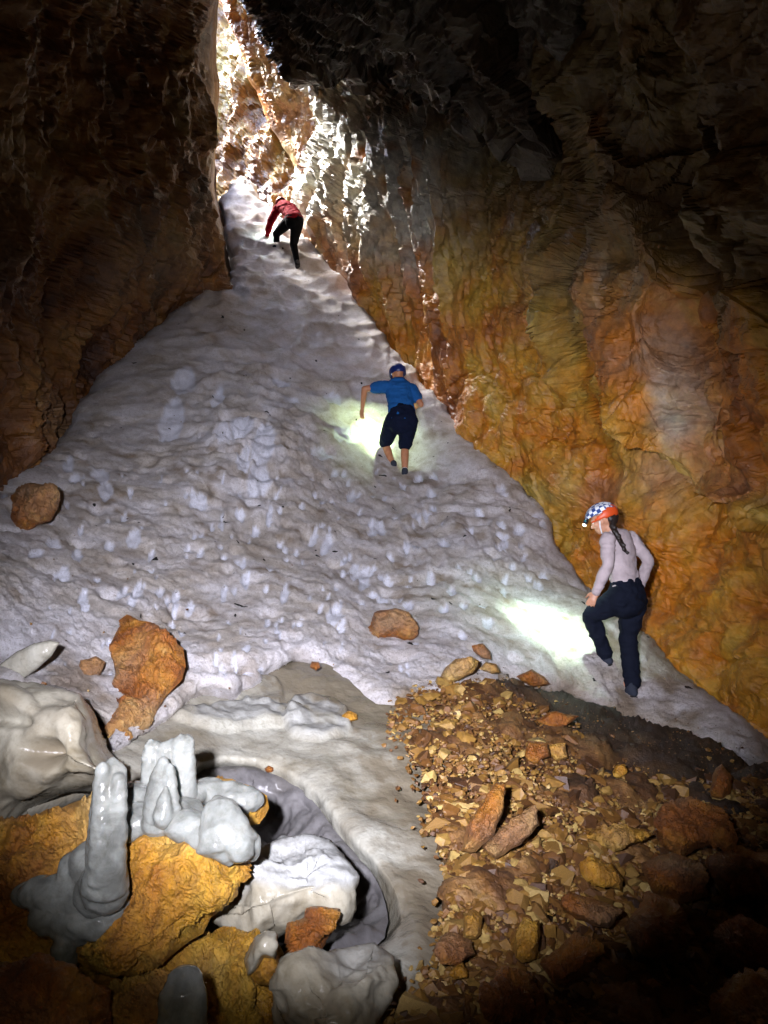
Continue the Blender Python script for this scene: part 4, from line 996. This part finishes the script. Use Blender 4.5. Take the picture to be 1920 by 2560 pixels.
def skin_mat(name, col):
    m, nt, b = new_mat(name); co = coord(nt)
    nt.links.new(mix(nt, 1.0, col, ramp(nt, noise(nt, co, 18, 4), [(0.3, (0.85, 0.8, 0.78)), (0.7, (1.1, 1.08, 1.05))]), 'MULTIPLY'), b.inputs['Base Color'])
    b.inputs['Roughness'].default_value = 0.5
    b.inputs['Subsurface Weight'].default_value = 0.08; b.inputs['Subsurface Radius'].default_value = (0.02, 0.01, 0.006); b.inputs['Subsurface Scale'].default_value = 0.3
    bump(nt, b, noise(nt, co, 90, 3), 0.3, 0.001); return m
M_SKIN = skin_mat('skin', (0.46, 0.24, 0.15)); M_SKIN2 = skin_mat('tanned skin', (0.40, 0.18, 0.09))
M_GREY = plain('pale grey knit cotton', (0.40, 0.34, 0.35), 0.85, 60, 0.003)
M_NAVY = plain('dark navy trouser cloth', (0.006, 0.008, 0.016), 0.85, 40, 0.004)
M_NAVY2 = plain('black blue shorts cloth', (0.005, 0.008, 0.022), 0.85, 40, 0.004)
M_BLUE = plain('blue shirt cloth', (0.012, 0.085, 0.27), 0.8, 40, 0.004)
M_RED = plain('red jacket cloth', (0.20, 0.004, 0.010), 0.9, 40, 0.004)
M_BLACKC = plain('black legging cloth', (0.004, 0.004, 0.005), 0.8, 40, 0.003)
M_HAIR = plain('dark brown hair', (0.012, 0.007, 0.005), 0.5, 120, 0.004)
M_SHOE = plain('dark grey shoe fabric', (0.03, 0.035, 0.05), 0.75, 60, 0.003)
M_SOLE = plain('black rubber', (0.012, 0.012, 0.012), 0.7)
M_BLACKP = plain('black plastic', (0.012, 0.012, 0.014), 0.4)
M_ORNG = plain('orange helmet foam', (0.62, 0.075, 0.012), 0.45)
M_HBLUE = plain('dark blue helmet plastic', (0.008, 0.020, 0.11), 0.35)
M_WHITEP = plain('white helmet plastic', (0.72, 0.74, 0.78), 0.35)
M_TEAL = plain('teal strap', (0.02, 0.28, 0.34), 0.5)
M_EYE = plain('eye white', (0.7, 0.68, 0.65), 0.3); M_IRIS = plain('dark iris', (0.02, 0.012, 0.008), 0.2)
M_LENS, _nt, _b = new_mat('lit lamp lens'); _b.inputs['Emission Color'].default_value = (0.9, 1, 0.85, 1); _b.inputs['Emission Strength'].default_value = 1.5
M_CHECK, _nt, _b = new_mat('white and navy chequered helmet print')
_ck = N_(_nt, 'ShaderNodeTexChecker', Scale=30.0); _ck.inputs['Color1'].default_value = (0.72, 0.76, 0.82, 1); _ck.inputs['Color2'].default_value = (0.02, 0.06, 0.22, 1)
_nt.links.new(mapped(_nt, coord(_nt), (1, 1, 1.0), (0.35, 0.5, 0.7)), _ck.inputs['Vector']); _nt.links.new(_ck.outputs[0], _b.inputs['Base Color']); _b.inputs['Roughness'].default_value = 0.35

def person_root(base, label):
    e = bpy.data.objects.new('person', None); COL.objects.link(e); e.location = base; e.empty_display_size = 0.2
    return tag(e, label, 'person', 'climbers on the snow slope')

def legs(s, hip, knee, ank, r, grow=0.0, shin_to=1.0):
    k2 = Vector(knee); a2 = k2+(Vector(ank)-k2)*shin_to
    s.tube([hip, Vector(hip).lerp(k2, .5), k2], [r[0]+grow, r[1]+grow, r[2]+grow])
    calf = k2.lerp(Vector(ank), .3)
    if shin_to > 0.5: s.tube([k2, calf, a2], [r[2]*.95+grow, r[3]+grow, r[4]+grow])
    elif shin_to > 0: s.tube([k2, a2], [r[2]+grow, r[3]+grow])

# --- ice standing on the big golden boulder
def pin(pts): return [P(x, y, Y) for x, y, Y in pts]
ICEF = bpy.data.objects.new('ice_formation', None); COL.objects.link(ICEF); ICEF.location = P(380, 2080, 2.35)
tag(ICEF, 'cluster of cloudy ice columns and stumps frozen on top of the big golden boulder', 'ice')
def icepart(name, fn, label=None, voxel=0.006, wr=0.004, wf=9, seed=0, root=None):
    s = Soup(); fn(s); o = s.build(name, M_CLEAR, root or ICEF, voxel, 5, wr, wf, seed)
    tag(o, label)
    return o
def f_sheet(s):
    for pts, r in (([(300,2075,2.33),(350,2050,2.36),(410,2052,2.34),(470,2068,2.30),(520,2092,2.27)], .045), ([(330,1985,2.50),(400,1990,2.52),(470,1985,2.55),(520,1978,2.60),(575,1982,2.62),(612,2000,2.62)], .038),
                   ([(330,2020,2.42),(390,2025,2.44),(450,2035,2.42)], .05), ([(300,2040,2.35),(320,2000,2.42)], .045)):
        q_ = pin(pts)
        for k, p in enumerate(q_):
            s.ball(p, (r*1.5, r*1.3, r*(0.75+0.2*(k % 2))))
        s.tube(q_, [(r, r*.7)]*len(q_), n=12)
icepart('ice_sheet', f_sheet, wr=0.008, wf=6)
def f_tall(s):
    s.tube(pin([(262,2225,2.17),(264,2150,2.16),(268,2080,2.17),(272,2000,2.19),(276,1950,2.20),(279,1921,2.21)]), [(.062,.05),(.054,.045),(.050,.042),(.046,.038),(.043,.034),(.040,.030)], n=20, cap=1)
    s.tube(pin([(250,2200,2.14),(256,2080,2.14),(256,1985,2.16),(258,1918,2.17)]), [.036,.030,.024,.017], n=12, cap=1)
    s.tube(pin([(292,2100,2.16),(296,2010,2.16),(298,1948,2.17)]), [.026,.022,.018], n=12, cap=2)
    for p, r in (((262,2215,2.19),.07),((238,2235,2.22),.06),((285,2190,2.2),.04)): s.ball(P(*p), (r, r*.7, r*1.1))
icepart('ice_column', f_tall, 'tall cloudy ice column at the left end', wr=0.004, wf=8, seed=3)
def f_stump(s):
    for x, top, r, d in ((376,1862,.022,0),(392,1866,.024,.01),(412,1868,.024,0),(432,1858,.024,.01),(452,1850,.024,0),(468,1850,.020,.01)):
        s.tube(pin([(x,1990,2.50+d),(x,1920,2.50+d),(x,top,2.50+d)]), [(r*1.5,.036),(r*1.2,.030),(r,.020)], n=14, cap=1)
icepart('ice_column', f_stump, 'broad ice stump with a broken jagged top', wr=0.004, wf=8, seed=4)
def f_cone(s):
    s.tube(pin([(402,2050,2.33),(400,2010,2.34),(402,1960,2.36),(408,1905,2.38)]), [(.062,.05),(.047,.042),(.038,.034),(.016,.016)], n=18, cap=2)
    s.tube(pin([(420,2045,2.31),(424,1990,2.33),(424,1920,2.36)]), [(.040,.036),(.026,.026),(.013,.013)], n=14, cap=2)
    s.tube(pin([(408,2045,2.28),(410,2000,2.29),(414,1972,2.30)]), [.028,.018,.008], n=12, cap=2)
icepart('ice_column', f_cone, 'pointed ice cone in front', wr=0.004, wf=9, seed=5)
def f_squat(s):
    s.tube(pin([(565,2110,2.24),(560,2080,2.25),(552,2040,2.27),(546,2015,2.29)]), [(.090,.06),(.075,.055),(.056,.045),(.042,.034)], n=20, cap=1)
    s.tube(pin([(600,2120,2.22),(588,2080,2.24),(572,2022,2.27)]), [.040,.026,.016], n=12, cap=2)
    s.tube(pin([(522,2100,2.24),(522,2050,2.26),(524,2014,2.28)]), [.035,.022,.014], n=12, cap=2)
    s.tube(pin([(606,2085,2.27),(630,2110,2.27),(631,2135,2.29)]), [.024,.026,.018], n=12, cap=2)
icepart('ice_column', f_squat, 'squat flat-topped ice stump at the right end', wr=0.005, wf=9, seed=6)
def f_flow(s):
    for x, y, Y_, rx, rz in ((255,2260,2.26,.075,.07),(215,2240,2.27,.09,.075),(165,2235,2.28,.10,.06),(115,2235,2.30,.085,.05),(75,2240,2.32,.05,.035),(230,2300,2.25,.075,.05),(185,2310,2.26,.075,.06),(140,2285,2.28,.07,.06),
                        (165,2365,2.24,.03,.06),(160,2410,2.23,.02,.035),(230,2170,2.27,.06,.08),(195,2190,2.29,.06,.07)):
        s.ball(P(x, y, Y_), (rx, .05, rz))
icepart('ice_apron', f_flow, 'glassy ice apron spreading from the tall column', wr=0.010, wf=5, seed=7)
s_ = Soup(); s_.tube(pin([(458,2640,1.80),(458,2540,1.81),(458,2480,1.82),(460,2458,1.83)]), [(.060,.05),(.056,.048),(.053,.044),(.044,.036)], n=20, cap=3)
KR = bpy.data.objects.new('ice_stump', None); COL.objects.link(KR); KR.location = P(458, 2640, 1.80)
s_.build('ice_body', M_CLEAR, KR, 0.006, 5, 0.004, 8, 9)
tag(KR, 'rounded pale ice knob at the bottom edge of the picture', 'ice')

# --- woman in the pale grey top
Y0 = 6.42
J = lambda x, y, d=0.0: P(x, y, Y0+d)
W = person_root(J(1578, 1742), 'person in pale grey top, dark trousers and orange chequered helmet stepping up the lower snow')
face = fr((-0.80, 0.42, -0.42)); hup = fr((-0.42, 0.12, 0.9)); hc = J(1506, 1299, 0.04)
sh_l, sh_r = J(1519, 1349, -0.10), J(1578, 1346, 0.12); el_l, wr_l = J(1519, 1412, -0.16), J(1491, 1478, -0.12)
el_r, wr_r = J(1622, 1402, 0.06), J(1600, 1465, 0.14)
side = fr(sh_r-sh_l)
hip_l, hip_r = J(1548, 1497, -0.06), J(1583, 1502, 0.08); kn_l, an_l = J(1476, 1540, 0.10), J(1514, 1636, 0.16)
kn_r, an_r = J(1570, 1600, 0.06), J(1581, 1706, 0.02)
tor = [J(1566, 1497), J(1565, 1462, 0.01), J(1556, 1420, 0.03), J(1550, 1375, 0.03), J(1547, 1348, 0.02)]
b = Soup()
q = head(b, hc, face, hup, 0.98)
b.tube([J(1541, 1352, 0.02), J(1528, 1330, 0.03), J(1516, 1312, 0.03)], [0.052, 0.047, 0.046])
b.tube(tor, [(0.135, 0.10), (0.112, 0.085), (0.12, 0.085), (0.135, 0.09), (0.11, 0.07)], side=side)
for A, B_, C_ in ((sh_l, el_l, wr_l), (sh_r, el_r, wr_r)):
    b.tube([A, B_], [0.042, 0.033]); b.tube([B_, C_], [0.034, 0.024])
legs(b, hip_l, kn_l, an_l, (.075, .068, .05, .048, .033)); legs(b, hip_r, kn_r, an_r, (.075, .068, .05, .048, .033))
b.tube([an_l, an_l+Vector((-0.12, 0.08, -0.06))], [0.034, 0.028]); b.tube([an_r, an_r+Vector((-0.08, 0.12, -0.05))], [0.034, 0.028])
hand(b, wr_l, J(1474, 1513, -0.12)-wr_l, (0.3, 0.6, 0), 0.165, 0.22, 0.10, -1)
hand(b, wr_r, J(1585, 1490, 0.2)-wr_r, (-0.6, 0.3, 0), 0.165, 0.4, 0.06, 1)
b.build('body', M_SKIN, W, 0.0075, 3); eyes(W, q, M_EYE, M_IRIS)
c = Soup()
c.tube(tor[0:1]+tor[1:], [(0.150, 0.118), (0.135, 0.105), (0.138, 0.10), (0.152, 0.105), (0.125, 0.082)], side=side)
c.tube([J(1545, 1352, 0.02), J(1534, 1336, 0.03)], [0.070, 0.060])
for A, B_, C_ in ((sh_l, el_l, wr_l), (sh_r, el_r, wr_r)):
    c.tube([A, A.lerp(B_, .5), B_], [0.058, 0.050, 0.043]); c.tube([B_, B_.lerp(C_, .35), C_], [0.043, 0.042, 0.032])
o = c.build('shirt', M_GREY, W, 0.008, 3, 0.008, 6, 3)
c = Soup()
c.tube([J(1566, 1466, 0.01), J(1567, 1484, 0.0), J(1567, 1506, 0.0)], [(0.142, 0.112), (0.166, 0.135), (0.165, 0.13)], side=side)
c.tube([hip_l, hip_l.lerp(kn_l, .5), kn_l], [.100, .084, .066]); c.tube([kn_l, kn_l.lerp(an_l, .35), an_l], [.065, .060, .050])
c.tube([hip_r, hip_r.lerp(kn_r, .5), kn_r], [.106, .086, .066]); c.tube([kn_r, kn_r.lerp(an_r, .35), an_r], [.065, .063, .056])
c.build('trousers', M_NAVY, W, 0.009, 3, 0.013, 5, 5)
shoe(W, an_l, (-0.75, 0.6, -0.15), (0, 0, 1), M_SHOE, M_SOLE, 0.25, 0.95)
shoe(W, an_r+Vector((-0.01, -0.02, -0.02)), (-0.45, 0.85, -0.1), (0.1, 0.3, 1), M_SHOE, M_SOLE, 0.25, 0.98)
hx = q(-0.008, 0, 0.035)
h = ell_shell('helmet_shell', hx, (0.132, 0.105, 0.100), face, hup, M_CHECK, W, zmin=0.12, ridges=9)
h2 = ell_shell('helmet_band', hx-hup*0.002, (0.136, 0.109, 0.098), face, hup, M_ORNG, W, zmin=-0.30, cut=lambda v: v.z > 0.20-0.45*v.x or v.x > 0.72)
for yy in (-1, 1):
    s = Soup(); s.tube([q(0.01, yy*0.088, -0.002), q(0.03, yy*0.078, -0.05), q(0.05, yy*0.035, -0.108)], [(0.008, 0.003)]*3, n=8); s.build('chin_strap', M_WHITEP, W, 0.004, 0)
s = Soup(); s.tube([hx+face*0.128+hup*0.015-fr(hup.cross(face))*0.07, hx+face*0.137+hup*0.012, hx+face*0.128+hup*0.015+fr(hup.cross(face))*0.07], [(0.006, 0.012)]*3, n=8); s.build('lamp_strap', M_TEAL, W, 0.005, 0)
s = Soup()
bp = [q(-0.10, 0.0, -0.02), J(1531, 1316, -0.06), J(1540, 1333, -0.09), J(1552, 1355, -0.10), J(1561, 1374, -0.09), J(1568, 1386, -0.08)]
s.tube(bp, [0.040, 0.027, 0.023, 0.021, 0.017, 0.009])
for k in range(9):
    t = k/8*4.6; i = min(4, int(t)); p = bp[i].lerp(bp[i+1], t-i); s.ball(p+Vector((0.010*(-1)**k, -0.012, 0)), 0.023-0.0012*k)
s.ball(q(-0.07, 0, -0.01), (0.045, 0.066, 0.065), face, hup)
s.build('hair_braid', M_HAIR, W, 0.006, 1)
headlamp(W, hx+face*0.140+hup*0.01, fr(P_on(SNOW, 1375, 1583)-hx), hup, P_on(SNOW, 1370, 1580), 7.0, 62, (0.72, 1.0, 0.80))

# --- man in the blue shirt
Y0 = 10.45
M = person_root(J(1012, 1200), 'person in blue T-shirt, knee-length dark shorts and dark blue helmet climbing mid slope')
neck = J(996, 956, 0.22); hc = J(994, 936, 0.30); face = fr((-0.42, 0.85, -0.42)); hup = fr((-0.12, 0.35, 0.93))
sh_l, sh_r = J(964, 966, 0.16), J(1028, 974, 0.16); el_l, wr_l = J(911, 972, 0.10), J(906, 1020, 0.22)
el_r, wr_r = J(1052, 1011, 0.08), J(1046, 1010, 0.32)
hip_l, hip_r = J(986, 1050, 0.02), J(1022, 1053, 0.0); kn_l, an_l = J(962, 1108, 0.34), J(984, 1166, 0.20)
kn_r, an_r = J(1012, 1115, 0.10), J(1012, 1184, 0.0)
tor = [J(1005, 1050, 0.0), J(1004, 1022, 0.05), J(1001, 995, 0.12), J(997, 972, 0.17), J(996, 962, 0.19)]
side = Vector((1, 0, 0))
b = Soup(); q = head(b, hc, face, hup, 1.0)
b.tube([neck-Vector((0, 0, 0.05)), neck, hc-Vector((0, 0, 0.03))], [0.062, 0.058, 0.056])
b.tube(tor, [(0.150, 0.11), (0.145, 0.105), (0.160, 0.11), (0.170, 0.11), (0.13, 0.08)], side=side)
for A, B_, C_ in ((sh_l, el_l, wr_l), (sh_r, el_r, wr_r)):
    b.tube([A, A.lerp(B_, .5), B_], [0.056, 0.050, 0.042]); b.tube([B_, B_.lerp(C_, .3), C_], [0.042, 0.042, 0.028])
legs(b, hip_l, kn_l, an_l, (.085, .075, .056, .058, .038)); legs(b, hip_r, kn_r, an_r, (.085, .075, .056, .058, .038))
b.tube([an_l, an_l+Vector((-0.03, 0.14, -0.06))], [0.036, 0.030]); b.tube([an_r, an_r+Vector((-0.03, 0.14, -0.06))], [0.036, 0.030])
hand(b, wr_l, (-0.10, 0.10, -1), (0.6, 0.6, 0), 0.19, 0.3, 0.1, -1); hand(b, wr_r, (-0.3, 1, -0.1), (-0.5, 0, -0.6), 0.19, 0.5, 0.06, 1)
b.build('body', M_SKIN2, M, 0.009, 3); eyes(M, q, M_EYE, M_IRIS)
c = Soup()
c.tube(tor, [(0.172, 0.130), (0.172, 0.128), (0.182, 0.13), (0.190, 0.128), (0.150, 0.10)], side=side)
c.tube([sh_l+Vector((0.08, 0, -0.01)), sh_r-Vector((0.08, 0, 0.01))], [0.085, 0.085])
for A, B_ in ((sh_l, el_l), (sh_r, el_r)):
    c.tube([A, A.lerp(B_, .30), A.lerp(B_, .52)], [0.078, 0.072, 0.070])
c.build('shirt', M_BLUE, M, 0.010, 3, 0.013, 5, 8)
c = Soup()
c.tube([J(1005, 1030, 0.02), J(1005, 1044, 0.0), J(1005, 1060, 0.0)], [(0.172, 0.130), (0.186, 0.145), (0.180, 0.14)], side=side)
for A, B_ in ((hip_l, kn_l), (hip_r, kn_r)):
    c.tube([A, A.lerp(B_, .5), A.lerp(B_, .9), A.lerp(B_, .94)], [.118, .102, .086, .082])
c.build('shorts', M_NAVY2, M, 0.010, 3, 0.013, 5, 9)
shoe(M, an_l, (-0.1, 0.95, 0.1), (0, -0.1, 1), M_SHOE, M_SOLE, 0.28); shoe(M, an_r, (0.05, 0.98, 0.12), (0, -0.1, 1), M_SHOE, M_SOLE, 0.28)
s = Soup(); s.tube([an_r+Vector((0, 0, 0.01)), an_r+Vector((0, 0, 0.05))], [0.046, 0.045]); s.build('sock', M_WHITEP, M, 0.008, 1)
hx = q(-0.008, 0, 0.03)
ell_shell('helmet_shell', hx, (0.135, 0.110, 0.105), face, hup, M_HBLUE, M, zmin=-0.42, ridges=7)
for yy in (-0.35, 0.0, 0.35):
    s = Soup(); sv = fr(hup.cross(face)); s.tube([hx+(face*math.cos(a)*0.137+hup*math.sin(a)*0.108)*math.cos(yy)+sv*math.sin(yy)*0.108 for a in (0.3, 0.7, 1.1, 1.5)], [(0.008, 0.006)]*4, side=sv, n=8)
    s.build('helmet_stripe', M_WHITEP, M, 0.005, 0)
headlamp(M, hx+face*0.142, fr(P_on(SNOW, 935, 1090)-hx), hup, P_on(SNOW, 930, 1092), 8.0, 52, (0.74, 1.0, 0.55))

# --- climber in the red jacket at the top
Y0 = 14.5
K = person_root(J(746, 680), 'person in red jacket and black leggings bent over near the top of the snow')
sh_l, sh_r = J(694, 523, 0.50), J(727, 519, 0.45); el_l, wr_l = J(677, 553, 0.50), J(667, 588, 0.62); el_r, wr_r = J(716, 545, 0.68), J(704, 572, 0.78)
hip_l, hip_r = J(725, 551, 0.08), J(744, 554, 0.0); kn_l, an_l = J(691, 584, 0.42), J(693, 628, 0.40)
kn_r, an_r = J(734, 611, 0.10), J(744, 661, 0.0)
tor = [J(736, 548, 0.02), J(731, 535, 0.16), J(722, 524, 0.30), J(712, 519, 0.44), J(708, 518, 0.50)]
side = Vector((1, 0.05, -0.25)); hc = J(702, 512, 0.70); face = fr((-0.3, 0.55, -0.8)); hup = fr((-0.15, 0.8, 0.5))
b = Soup(); q = head(b, hc, face, hup, 0.95)
b.tube([J(710, 518, 0.50), hc], [0.05, 0.048])
b.tube(tor, [(0.135, 0.10), (0.115, 0.09), (0.13, 0.10), (0.14, 0.10), (0.11, 0.07)], side=side)
for A, B_, C_ in ((sh_l, el_l, wr_l), (sh_r, el_r, wr_r)):
    b.tube([A, B_], [0.045, 0.036]); b.tube([B_, C_], [0.036, 0.026])
legs(b, hip_l, kn_l, an_l, (.078, .07, .05, .05, .034)); legs(b, hip_r, kn_r, an_r, (.078, .07, .05, .05, .034))
b.tube([an_l, an_l+Vector((-0.05, 0.12, -0.04))], [0.034, 0.028]); b.tube([an_r, an_r+Vector((-0.03, 0.13, -0.04))], [0.034, 0.028])
hand(b, wr_l, (-0.02, 0.15, -1), (0.3, 0.9, 0), 0.19, 0.08, 0.30, -1); hand(b, wr_r, (-0.1, 0.3, -1), (0.3, 0.9, 0), 0.17, 0.2, 0.1, 1)
b.build('body', M_SKIN, K, 0.009, 3); eyes(K, q, M_EYE, M_IRIS)
c = Soup()
c.tube(tor, [(0.165, 0.13), (0.150, 0.12), (0.160, 0.125), (0.170, 0.125), (0.13, 0.09)], side=side)
for A, B_, C_ in ((sh_l, el_l, wr_l), (sh_r, el_r, wr_r)):
    c.tube([A, A.lerp(B_, .5), B_], [0.075, 0.064, 0.056]); c.tube([B_, B_.lerp(C_, .4), C_], [0.056, 0.050, 0.038])
c.tube([J(710, 517, 0.50), J(705, 513, 0.60)], [0.075, 0.072])
c.build('jacket', M_RED, K, 0.010, 3, 0.013, 5, 4)
c = Soup()
c.tube([J(733, 541, 0.10), J(736, 550, 0.02), J(736, 558, 0.0)], [(0.158, 0.13), (0.178, 0.145), (0.17, 0.13)], side=side)
c.tube([hip_l, hip_l.lerp(kn_l, .5), kn_l], [.118, .100, .074]); c.tube([kn_l, kn_l.lerp(an_l, .35), an_l], [.070, .062, .045])
c.tube([hip_r, hip_r.lerp(kn_r, .5), kn_r], [.118, .098, .072]); c.tube([kn_r, kn_r.lerp(an_r, .35), an_r], [.070, .062, .046])
c.build('leggings', M_BLACKC, K, 0.010, 4, 0.003, 8, 6)
shoe(K, an_l, (-0.2, 0.9, 0.2), (0, -0.2, 1), M_BLACKP, M_SOLE, 0.25); shoe(K, an_r, (0.0, 0.95, 0.15), (0, -0.15, 1), M_BLACKP, M_SOLE, 0.25)
hx = q(-0.008, 0, 0.03)
ell_shell('helmet_shell', hx, (0.130, 0.106, 0.102), face, hup, plain('dark red helmet plastic', (0.12, 0.012, 0.014), 0.4), K, zmin=-0.1, ridges=7)
headlamp(K, hx+face*0.136, fr(P_on(SNOW, 680, 592)-hx), hup, P_on(SNOW, 676, 590), 3.0, 60, (0.75, 1.0, 0.90))
